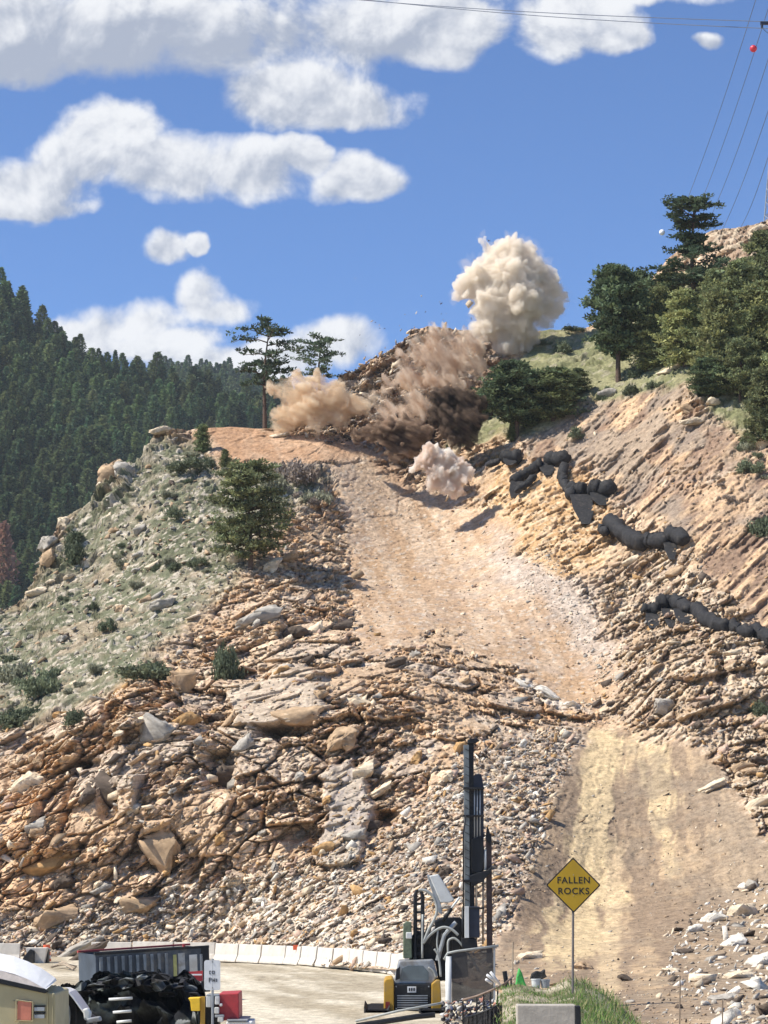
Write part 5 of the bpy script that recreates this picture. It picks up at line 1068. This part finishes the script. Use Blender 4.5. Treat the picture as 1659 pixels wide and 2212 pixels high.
bc = lerp(C(.16, .15, .08)*np.ones((len(q), 1)), C(.42, .36, .26)*np.ones((len(q), 1)), sstep(fbm(q/.7, 4, 56), .46, .6))
tag(link('grass_bank', npmesh('grass_bank', q, fq, bc, True), ROCK), kind='structure')
g = np.random.default_rng(3); n = 15000; i0 = g.integers(8, 42, n); j0 = g.integers(0, nb, n); base = G[i0, j0] + np.c_[g.normal(0, .12, (n, 2)), np.zeros(n)]; base[:, 2] -= .03
pr_ = fbm(base*1.2, 3, 58); uj = us[j0]; kp = (pr_ > .40-.1*(uj > 1230)) ; base = base[kp]; uj = uj[kp]; n = len(base)
L = g.uniform(.04, .12, (n, 1))*(1+1.0*(uj > 1235))[:, None]; d = np.c_[g.normal(0, .35, (n, 2)), np.ones(n)]; s = np.c_[g.normal(0, 1, (n, 2)), np.zeros(n)]; s /= np.linalg.norm(s, axis=1, keepdims=True)
V = np.stack([base-s*.012, base+s*.012, base+d*L], 1).reshape(-1, 3); kk = g.uniform(.7, 1.3, n); cg = np.where((g.random(n) < .3)[:, None], np.array([.22, .20, .09]), np.array([.085, .14, .035]))*kk[:, None]
tag(link('grass', npmesh('grass', V, np.arange(len(V)).reshape(-1, 3), np.repeat(cg, 3, 0)), LEAF), 'green grass growing on the bank around the sign post', 'grass', kind='stuff')
cw = empty('concrete_wall', P(1180, 2212, 43), 'low grey concrete wall end below the warning sign', 'wall')
m1 = MB(); a = P(1117, 2171, 43); b_ = P(1243, 2171, 43); m1.box(((a.x+b_.x)/2, 43.2, a.z/2-.2), (b_.x-a.x, .4, a.z+.4)); m1.build('slab', mat('weathered_concrete', (.40, .36, .30), .9, var=.15, scale=3, bump=.3, dirt=(.25, .22, .18)), cw, .02)
m1 = MB(); a = P(1244, 2174, 42.9); b_ = P(1255, 2174, 42.9); m1.box(((a.x+b_.x)/2, 43.1, a.z/2-.2), (b_.x-a.x, .3, a.z+.4)); m1.build('end_post', BLKM, cw, .01)
SY = mat('sign_yellow', (.46, .28, .012), .6, var=.06, scale=2, dirt=(.38, .24, .02)); SB = mat('sign_black', (.015, .014, .012), .6)
cS = P(1238.5, 1912, YS); kS = YS/F_; base_ = P(1236.5, 2165, YS+.05)
sg = empty('warning_sign', base_, 'yellow diamond sign reading FALLEN ROCKS on a thin dark post', 'road sign')
def dia(c, r, rc, y):
    pts = []
    for k in range(4):
        a = math.pi/2*k; dx, dz = math.cos(a), math.sin(a); 
        for t in (-1, 0, 1):
            aa = a+t*rc/r*.9; rr = r-abs(t)*rc*.35; pts.append(Vector((c.x+math.cos(aa)*rr, y, c.z+math.sin(aa)*rr)))
    return pts
m1 = MB(); m1.prism(dia(cS, 57.5*kS, 2.2*kS, YS), (0, .006, 0)); bdr = m1.build('black_border', SB, sg)
m1 = MB(); m1.prism(dia(cS, 54.0*kS, 1.6*kS, YS-.004), (0, .003, 0)); m1.build('yellow_face', SY, sg)
def text(body, c, h, mt, parent, name, bold=.004, cols=None):
    cu_ = bpy.data.curves.new(name, 'FONT'); cu_.body = body; cu_.align_x = 'CENTER'; cu_.align_y = 'CENTER'; cu_.size = h/.70; cu_.extrude = .0015; cu_.offset = bold; cu_.space_character = 1.12
    o = bpy.data.objects.new(name, cu_); COL.objects.link(o); cu_.materials.append(mt); o.rotation_euler = (math.pi/2, 0, 0); o.parent = parent; o.location = Vector(c)-parent.location
    bpy.context.view_layer.update(); dg = bpy.context.evaluated_depsgraph_get(); me = bpy.data.meshes.new_from_object(o.evaluated_get(dg)); o2 = bpy.data.objects.new(name, me); COL.objects.link(o2)
    o2.rotation_euler = o.rotation_euler; o2.parent = parent; o2.location = o.location; bpy.data.objects.remove(o); return o2
text('FALLEN', (P(1239, 1900, YS).x, YS-.0065, P(1239, 1902, YS).z), 13.5*kS, SB, sg, 'lettering', .0035)
text('ROCKS', (P(1239, 1925, YS).x, YS-.0065, P(1239, 1925.5, YS).z), 13.5*kS, SB, sg, 'lettering', .0035)
m1 = MB(); m1.tube([P(1238.2, 1880, YS+.04), P(1237.5, 2060, YS+.05), base_-Vector((0, 0, .3))], .029, 8); m1.build('post', mat('weathered_post', (.16, .14, .13), .7, .1, var=.2), sg)
m1 = MB()
for v in (1890, 1935): m1.tube([P(1238.5, v, YS-.012), P(1238.5, v, YS+.0)], .010, 8)
m1.build('bolt', GRY, sg)
# green tarp cone, buckets, fence posts
YB = 60.0
GRN = mat('bright_green_tarp', (.06, .38, .07), .6, var=.3, scale=4, bump=.5)
m1 = MB(); pzD(m1, [(1114, 2134), (1117, 2110), (1122, 2091), (1128, 2102), (1134, 2122), (1141, 2136)], YB, .35); tag(m1.build('green_tarp', GRN, None, .03), 'bright green tarp folded into a peak beside the platform', 'tarp')
def bucket(u0, u1, v0, v1, mt, lab):
    a = P((u0+u1)/2, v1, YB); k = YB/F_; w = (u1-u0)*k/2; h = (v1-v0)*k; root = empty('bucket', a, lab, 'bucket'); MB().tube([a, a+Vector((0, 0, h))], [w*.85, w], 16).build('tub', mt, root); MB().tube([a+Vector((0, 0, h-.02)), a+Vector((0, 0, h+.01))], [w*1.06, w*1.06], 16).build('rim', mt, root)
bucket(1148, 1168, 2116, 2136, LGT, 'light grey bucket on the bank beside the green tarp'); bucket(1168, 1188, 2117, 2134, GRY, 'dark grey bucket right of the light grey one')
m1 = MB(); pzD(m1, [(1146, 2116), (1150, 2104), (1160, 2098), (1170, 2100), (1178, 2094), (1178, 2104), (1182, 2110), (1170, 2116)], YB, .4); tag(m1.build('tool_bag', BLK, None, .02), 'black bag lying on top of the light grey bucket', 'bag')
for (u, v0, v1, lab) in [(1469, 2108, 2230, 'thin wire fence post left of the other in front of the ramp'), (1561, 2158, 2250, 'thin wire fence post nearest the lower right corner'), (1108, 2035, 2110, 'thin wooden stake standing above the netted platform')]:
    m1 = MB(); tbD(m1, [(u, v0), (u-1, v1)], 1.5, 66); tag(m1.build('fence_post' if u > 1200 else 'stake', mat('post_brown', (.25, .19, .13), .9) if u > 1200 else WOOD, None), lab, 'post' if u > 1200 else 'stake')

# ------------------------------------------------------------------ container, mat heap, parked machines at lower left
RED = mat('dull_red_paint', (.42, .04, .045), .5, var=.15, dirt=(.25, .06, .05)); BLU = mat('container_blue_grey', (.045, .06, .08), .6, var=.25, scale=1.4, dirt=(.18, .17, .15))
A = P(211, 2060, 95); Bv = P(453, 2044, 97); top = A.z
dv = (Bv-A); A = A-Vector((0, 0, top)); Ln = dv.length; dx_ = dv.normalized(); back_ = Vector((-dx_.y, dx_.x, 0)).normalized(); up_ = dx_.cross(back_); ang = Matrix((dx_, back_, up_)).transposed()
RIBM = mat('rib_blue_grey', (.12, .15, .18), .6, var=.3, scale=2, dirt=(.16, .15, .13))
ct = empty('container', A.lerp(Bv, .5)+back_*1.2, 'long blue grey ribbed steel container behind the black mat heap', 'container')
def cb_(m, s0, s1, z0, z1, off, dep): m.box(A+dx_*(s0+s1)/2+back_*(off+dep/2)+up_*(z0+z1)/2, (s1-s0, dep, z1-z0), ang); return m
m1 = MB(); cb_(m1, 0, Ln, .15, top-.05, 0, .06); cb_(m1, 0, .06, .15, top-.05, .06, 2.3); cb_(m1, Ln-.06, Ln, .15, top-.05, .06, 2.3); cb_(m1, 0, Ln, .15, top-.05, 2.36, .06); cb_(m1, .06, Ln-.06, .15, .3, .06, 2.3); m1.build('wall', BLU, ct)
for q in range(10): cb_(MB(), Ln*(.03+q*.064), Ln*(.055+q*.064), .25, top-.16, -.13, .129).build('rib', RIBM, ct, .01)
cb_(MB(), Ln*.685, Ln*.715, .6, top-.25, -.03, .029).build('yellow_strip', mat('dull_yellow', (.36, .36, .14), .7), ct)
cb_(MB(), Ln*.73, Ln*.79, .6, top-.2, -.03, .029).build('grey_panel', GRY, ct)
cb_(MB(), Ln*.83, Ln*.90, .6, top-.3, -.03, .029).build('grey_panel', LGT, ct); cb_(MB(), Ln*.925, Ln*.95, .6, top-.3, -.03, .029).build('grey_panel', GRY, ct)
m1 = MB(); cb_(m1, -.05, Ln+.05, top-.06, top+.04, -.06, .14); m1.build('top_rail', BLKM, ct)
m1 = MB(); cb_(m1, -.05, Ln+.05, top-.03, top+.05, 2.3, .14); m1.build('far_top_rail', RED, ct)
cb_(MB(), Ln*.78, Ln*.80, top+.04, top+.14, .0, .1).build('hook', RED, ct)
cb_(MB(), Ln*.94, Ln+.05, .15, top, -.03, .028).build('end_frame', BLKM, ct)
# heap of black mats: folded sheets
YH = 68.0
hp_top = [(118, 2140), (124, 2133), (160, 2128), (206, 2116), (250, 2111), (290, 2104), (320, 2100), (350, 2108), (374, 2110), (384, 2102), (394, 2099), (406, 2108), (420, 2126), (430, 2142), (436, 2170), (440, 2230)]
nu_, nv_ = 150, 70; us = np.linspace(112, 440, nu_); tp = np.interp(us, [a for a, _ in hp_top], [b_ for _, b_ in hp_top]); k = YH/F_
G = np.zeros((nv_, nu_, 3))
for i in range(nv_):
    t = i/(nv_-1); th = t*math.pi*.55; vv = tp + (1-math.cos(th))*135; yy = YH + 1.8 - 2.6*math.sin(th); G[i] = P_np(us, vv, np.full(nu_, YH)); G[i, :, 1] = yy
q = G.reshape(-1, 3); h_, e_, a_, b__, c_ = blocks(q/np.array([1.0, 1.0, .5])+(fbm(q*1.2, 3, 3)-.5)[:, None]*1.2, 77); h2_, e2_, a2_, _, _ = blocks(q/.45, 79)
q = q + np.array([0, -1, .25])[None]*((h_-.5)*1.0+(h2_-.5)*.35)[:, None]; q[:, 2] += (fbm(q*2.2, 4, 5)-.5)*.10
hc = lerp(C(.018, .019, .021)*np.ones((len(q), 1)), C(.10, .115, .105)*np.ones((len(q), 1)), sstep(a_*.6+(h_-.5)*.6, .45, .62)*sstep(fbm(q*2.5, 4, 6), .35, .6)); hc = lerp(hc, C(.24, .25, .24), sstep(a2_, .93, .96)*.7*sstep(us[None].repeat(nv_, 0).ravel(), 230, 260))
ii = np.arange(len(q)).reshape(nv_, nu_); fq = np.c_[ii[:-1, :-1].ravel(), ii[:-1, 1:].ravel(), ii[1:, 1:].ravel(), ii[1:, :-1].ravel()]
hp = empty('mat_heap', P(270, 2212, YH), 'heap of black and grey rubber mats with torn folds in front of the container', 'mat heap')
me = npmesh('heap', q-np.array(hp.location), fq, hc, False); link('heap', me, STONE, hp)
for (u0, u1, v) in [(235, 286, 2157), (244, 284, 2185), (252, 284, 2206)]: m1 = MB(); tbD(m1, [(u0, v+2, 0), (u1, v-1, 0)], 3.0, YH-1.6, 10); m1.build('white_rung', LGT, hp, smooth=True)
for q_ in range(26):
    u = 140+q_*11; v = np.interp(u, [a for a, _ in hp_top], [b_ for _, b_ in hp_top])+rnd.uniform(4, 40); w = rnd.uniform(8, 26); h_ = rnd.uniform(5, 14); m1 = MB(); t = rnd.uniform(-.6, .6)
    m1.prism([P(u+w*math.cos(a)*1.0+(h_*math.sin(a))*t, v+h_*math.sin(a)*rnd.uniform(.6, 1.1), YH-rnd.uniform(.3, 1.3)) for a in [i*2*math.pi/7 for i in range(7)]], (0, .5, 0)); m1.build('folded_mat', BLK if q_ % 3 else mat('grey_mat', (.13, .14, .13), .8, var=.4, bump=.6), hp, .03)
# white traffic sign on a post
ws = empty('regulatory_sign', P(459, 2212, 60), 'small white rectangular sign seen small on a grey post before the mat heap', 'road sign')
YW = 60.0; kW = YW/F_
def rrect(u0, v0, u1, v1, r, Y):
    out = []
    for (cx, cy, a0) in ((u1-r, v0+r, -90), (u1-r, v1-r, 0), (u0+r, v1-r, 90), (u0+r, v0+r, 180)):
        for t in (0, 30, 60, 90): a = math.radians(a0+t); out.append(P(cx+r*math.cos(a), cy+r*math.sin(a), Y))
    return out
m1 = MB(); m1.prism(rrect(441, 2074, 476, 2139, 5, YW), (0, .01, 0)); m1.build('plate', WHT, ws)
dk = mat('sign_grey_ink', (.04, .045, .05), .6)
m1 = MB()
for (u0, v0, u1, v1) in [(452, 2097, 456, 2098.6), (452, 2103, 456, 2104.6), (452, 2098.6, 453.6, 2103), (458, 2097, 464, 2098.6), (458, 2098.6, 459.6, 2104), (462, 2099, 463.6, 2104.6), (459.6, 2103, 462, 2104.6),
                         (451, 2112, 453, 2122), (453, 2112, 457, 2113.6), (453, 2116, 457, 2117.6), (455.4, 2113.6, 457, 2116), (459, 2114, 461, 2121), (463, 2113, 465, 2121), (467, 2114, 469, 2121), (461, 2117, 463, 2118.5)]: bxD(m1, u0, v0, u1, v1, YW-.006, .004)
m1.build('lettering', dk, ws)
tbD(MB(), [(459.5, 2071, .03), (459, 2230, .03)], 2.6, YW).build('post', GRY, ws)
m1 = MB()
for v in (2078, 2134): m1.tube([P(459, v, YW-.02), P(459, v, YW)], .012, 8)
m1.build('bolt', BLKM, ws)
# red sign behind the heap, yellow box, dark red machine
rs = empty('red_board', P(421, 2130, 74), 'red and white board sticking out behind the white sign', 'board')
m1 = MB(); pzD(m1, [(407, 2099), (438, 2097), (438, 2118), (428, 2122), (412, 2120)], 74, .03); m1.build('board', RED, rs)
m1 = MB(); bxD(m1, 408, 2104, 436, 2107, 73.97, .02); pzD(m1, [(414, 2121), (434, 2120), (434, 2130), (418, 2128)], 74, .04); m1.build('white_stripe', WHT, rs)
yb = empty('yellow_tool_box', P(420, 2185, 66), 'bright yellow box on a yellow upright left of the dark red machine', 'tool box')
m1 = MB(); pzD(m1, [(406, 2156), (432, 2155), (432, 2184), (413, 2184), (411, 2164)], 66, .5); m1.build('box', mat('bright_yellow', (.80, .50, .03), .5, var=.08, dirt=(.5, .32, .05)), yb, .02)
bxD(MB(), 432, 2153, 443, 2240, 66.1, .14).build('upright', YEL, yb, .01)
rm = empty('red_machine', P(490, 2204, 66), 'dark red boxy machine with white fittings right of the white sign post', 'machine')
m1 = MB(); pzD(m1, [(472, 2147), (516, 2145), (517, 2202), (472, 2206)], 67, 1.5); m1.build('housing', RED, rm, .03)
for (u0, v0, u1, v1, mt) in [(464, 2152, 474, 2170, WHT), (463, 2176, 473, 2190, LGT), (464, 2192, 484, 2198, GRY), (470, 2196, 482, 2208, LGT), (445, 2152, 456, 2176, LGT), (446, 2148, 474, 2152, GRY), (474, 2168, 480, 2174, LGT)]: bxD(MB(), u0, v0, u1, v1, 66.8, .2).build('fitting', mt, rm, .02)
bxD(MB(), 444, 2150, 472, 2235, 67.1, 1.0).build('black_frame', BLKM, rm, .02)
m1 = MB(); bxD(m1, 490, 2203, 534, 2206, 66.6, 1.8); m1.build('lower_shelf', GRY, rm)
m1 = MB(); bxD(m1, 488, 2207, 545, 2240, 66.7, 1.5); m1.build('white_base', WHT, rm, .03)
# tan truck with rounded white roof
YT = 55.0; TAN = mat('tan_truck_paint', (.40, .35, .20), .55, var=.1, scale=1.5, dirt=(.30, .25, .15)); WRF = mat('white_roof', (.78, .77, .75), .5, var=.08, scale=2.5, dirt=(.62, .59, .56))
tr_ = empty('tan_truck', Vector((P(50, 2212, YT).x, YT+1.2, 0)), 'tan truck with rounded white roof and orange panel in the lower left corner', 'truck')
m1 = MB(); pzD(m1, [(-120, 2108), (0, 2124), (95, 2141), (119, 2146), (120, 2300), (-120, 2300)], YT, 2.4); m1.build('box_body', TAN, tr_, .04)
m1 = MB(); pzD(m1, [(-120, 2096), (0, 2114), (97, 2136), (104, 2142), (97, 2146), (0, 2125), (-120, 2107)], YT-.1, .099); m1.build('dark_trim', BLKM, tr_, .01)
prof = [(-140, 2056), (-60, 2053), (0, 2060), (30, 2066), (60, 2077), (90, 2092), (106, 2103), (120, 2113), (122, 2118)]
m1 = MB(); nP = len(prof); Vv = []
rows = [(-.0, 0), (.5, -6), (1.2, -9), (1.9, -6), (2.4, 0)]
low = [(-140, 2084), (-60, 2086), (0, 2096), (30, 2103), (60, 2115), (80, 2126), (90, 2132), (97, 2136), (100, 2137)]
vs = [P(u, v, YT-.06) for (u, v) in low]
for (dy, dv2) in rows: vs += [P(u, v+dv2*.12+dy*.6, YT+.25+dy) for (u, v) in prof]
fs = []
for i in range(len(rows)):
    for j in range(nP-1): fs.append((i*nP+j, i*nP+j+1, (i+1)*nP+j+1, (i+1)*nP+j))
m1.add(vs, fs); rf = m1.build('roof', WRF, tr_, smooth=False); rf.modifiers.new('sol', 'SOLIDIFY').thickness = .05
m1 = MB(); pzD(m1, [(-140, 2085), (-60, 2087), (0, 2097), (60, 2116), (97, 2137), (0, 2115), (-120, 2096)], YT-.09, .05); m1.build('gutter', mat('cream_gutter', (.70, .62, .55), .6), tr_)
m1 = MB()
for q in range(9): u = 4+q*12; v = np.interp(u, [a for a, _ in prof], [b_ for _, b_ in prof]); m1.tube([P(u, v+8, YT+.12), P(u, v+8, YT+.02)], .02, 8)
pass
pn = bxD(MB(), 37, 2163, 68, 2204, YT-.06, .059).build('orange_panel', mat('faded_orange', (.55, .19, .12), .6, var=.1), tr_, .01)
m1 = MB(); tbD(m1, [(35, 2160), (71, 2165), (71, 2206), (35, 2204), (35, 2160)], 1.2, YT-.07, 6); m1.build('panel_frame', TAN, tr_)
for (v, h) in ((2172, 3), (2186, 4)): bxD(MB(), 73, v, 98, v+h, YT-.05, .049).build('latch', BLKM, tr_, .0)
for (v) in (2176, 2192): bxD(MB(), 74, v, 96, v+8, YT-.06, .059).build('grey_plate', GRY, tr_, .005)
for u in (100, 111): bxD(MB(), u, 2147, u+4, 2260, YT-.05, .049).build('corner_rib', TAN, tr_, .01)
m1 = MB(); pts = [(15*math.cos(a)+26, 2185+24*math.sin(a)) for a in [math.radians(q) for q in range(-80, 85, 15)]]; tbD(m1, pts, .9, YT-.02, 6); m1.build('round_seam', mat('tan_seam', (.28, .24, .13), .6), tr_)
# white fender with wheel
fw = empty('parked_car', P(150, 2230, 58), 'white fendered vehicle corner with a dark wheel between tan truck and mat heap', 'car')
arc = [(110, 2140), (122, 2138), (138, 2138), (150, 2143), (160, 2155), (172, 2172), (182, 2186)]
m1 = MB(); m1.prism([P(u, v, 58) for (u, v) in arc]+[P(u-2, v+3.6, 58) for (u, v) in arc[::-1]], (0, 1.2, 0)); m1.build('fender', mat('white_car_paint', (.80, .80, .80), .25, var=.03), fw, .02)
wl = MB(); c = P(146, 2196, 58.2); ell = [c+Vector((15*math.cos(t)*58/F_*1.2, 0, 52*math.sin(t)*58/F_*.9)) for t in [i*math.pi/12 for i in range(24)]]; wl.prism(ell, (0, .3, 0)); w_ = wl.build('tyre', BLK, fw, .03)
ell2 = [c+Vector((6*math.cos(t)*58/F_, -.03, 26*math.sin(t)*58/F_)) for t in [i*math.pi/12 for i in range(24)]]; m1 = MB(); m1.prism(ell2, (0, .05, 0)); m1.build('rim', GRY, w_)
pzD(MB(), [(178, 2180), (188, 2178), (196, 2188), (192, 2206), (182, 2204)], 57.8, .3).build('headlight', LGT, fw, .04)
pzD(MB(), [(118, 2146), (150, 2150), (176, 2186), (200, 2200), (205, 2300), (112, 2300)], 58.45, .9).build('body', BLKM, fw, .05)
pzD(MB(), [(188, 2200), (215, 2196), (218, 2206), (186, 2212)], 57.6, .3).build('bumper', GRY, fw, .03)

# ------------------------------------------------------------------ power lines, marker balls, pylons
WIRE = mat('wire', (.10, .12, .16), .6)
def line(a, Ya, b_, Yb, lab, sag=0.0, r=.022):
    A = P(*a, Ya); B = P(*b_, Yb); m1 = MB(); pts = [A.lerp(B, t/20)+Vector((0, 0, -sag*math.sin(math.pi*t/20))) for t in range(21)]
    m1.tube(pts, r, 5); tag(m1.build('power_line', WIRE, None), lab, 'power line', )
def ext(a, b_, f0, f1_): return (a[0]+(b_[0]-a[0])*f0, a[1]+(b_[1]-a[1])*f0), (a[0]+(b_[0]-a[0])*f1_, a[1]+(b_[1]-a[1])*f1_)
for (a, b_, lab) in [((1629, 0), (1494, 401), 'leftmost of the steep power lines, ending left of the windswept pine'), ((1654, 25), (1523, 409), 'steep power line carrying the red marker ball'), ((1659, 118), (1551, 426), 'third steep power line from the left, right of the red ball'), ((1659, 230), (1563, 485), 'fourth steep power line from the left, meeting the rocky skyline'), ((1659, 329), (1601, 483), 'steep power line nearest the lattice tower')]:
    A_2, B_2 = ext(a, b_, -.35, 1.12); line(A_2, 150, B_2, 262, lab, .8, .026)
line((620, -14), 150, (1760, 50), 110, 'upper of the two nearly level power lines across the top', .3, .022)
line((740, -6), 148, (1760, 66), 110, 'lower of the two nearly level power lines across the top', .3, .022)
def ball(u, v, Y, rD, mt, lab):
    c = P(u, v, Y); bm = bmesh.new(); bmesh.ops.create_uvsphere(bm, u_segments=20, v_segments=12, radius=rD*Y/F_); me = bpy.data.meshes.new('marker_ball'); bm.to_mesh(me); bm.free(); me.polygons.foreach_set('use_smooth', [True]*len(me.polygons)); o = link('marker_ball', me, mt); o.location = c
    return tag(o, lab, 'marker ball')
RB = mat('red_ball_paint', (.55, .03, .05), .35, var=.05); ball(1627.5, 105, 176, 8.2, RB, 'red marker ball on a steep power line at the top right'); ball(1430, 502, 235, 6.5, mat('white_ball_paint', (.85, .85, .85), .35, var=.03), 'white marker ball in the sky left of the windswept pine')
YPOL = 112
pp = empty('utility_pole', P(1700, 2000, YPOL), 'utility pole with crossarm whose tip enters at the upper right edge', 'utility pole')
tbD(MB(), [(1700, 2100), (1700, 20)], [9, 6], YPOL, 10).build('pole', WOOD, pp); bxD(MB(), 1643, 46, 1760, 52, YPOL, .14).build('crossarm', NAVY, pp)
for u in (1646, 1690, 1750): tbD(MB(), [(u, 52), (u, 60)], 2.6, YPOL, 8).build('insulator', NAVY, pp)
tbD(MB(), [(1647, 60), (1652, 66), (1662, 74), (1690, 78)], .8, YPOL, 5).build('jumper_wire', WIRE, pp)
yl = 250; lt = empty('lattice_tower', P(1692, 480, yl), 'grey lattice tower on the rocky skyline at the right edge', 'pylon')
m1 = MB(); zb = P(1692, 484, yl); H_ = 15; w0 = 2.1
for (sx_, sy_) in ((-1, -1), (1, -1), (1, 1), (-1, 1)): m1.tube([zb+Vector((sx_*w0, sy_*w0, -2)), zb+Vector((sx_*.55, sy_*.55, H_))], .07, 5)
m1.build('leg', GRY, lt); m1 = MB()
for q in range(9):
    z0 = q*1.55; z1 = z0+1.55; wa = w0-(w0-.55)*(z0+2)/(H_+2); wb = w0-(w0-.55)*(z1+2)/(H_+2)
    for (ax, ay, bx, by) in ((-1, -1, 1, -1), (1, -1, 1, 1), (1, 1, -1, 1), (-1, 1, -1, -1)):
        m1.tube([zb+Vector((ax*wa, ay*wa, z0)), zb+Vector((bx*wb, by*wb, z1))], .035, 4); m1.tube([zb+Vector((bx*wa, by*wa, z0)), zb+Vector((ax*wb, ay*wb, z1))], .035, 4)
m1.build('brace', GRY, lt)

# ------------------------------------------------------------------ air
hz = bpy.data.materials.new('air'); hz.use_nodes = True; T = NT(hz.node_tree); T.n.clear()
v = T.node('ShaderNodeVolumePrincipled'); v.inputs['Color'].default_value = (.80, .90, 1.0, 1); v.inputs['Density'].default_value = .00006
o_ = T.node('ShaderNodeOutputMaterial'); T.l.new(v.outputs[0], o_.inputs['Volume']); hz.cycles.homogeneous_volume = True
m1 = MB(); m1.box((0, 1200, 190), (2400, 2700, 400)); h_ = m1.build('haze', hz); tag(h_, 'thin bluish haze of the mountain air', 'haze', kind='stuff')
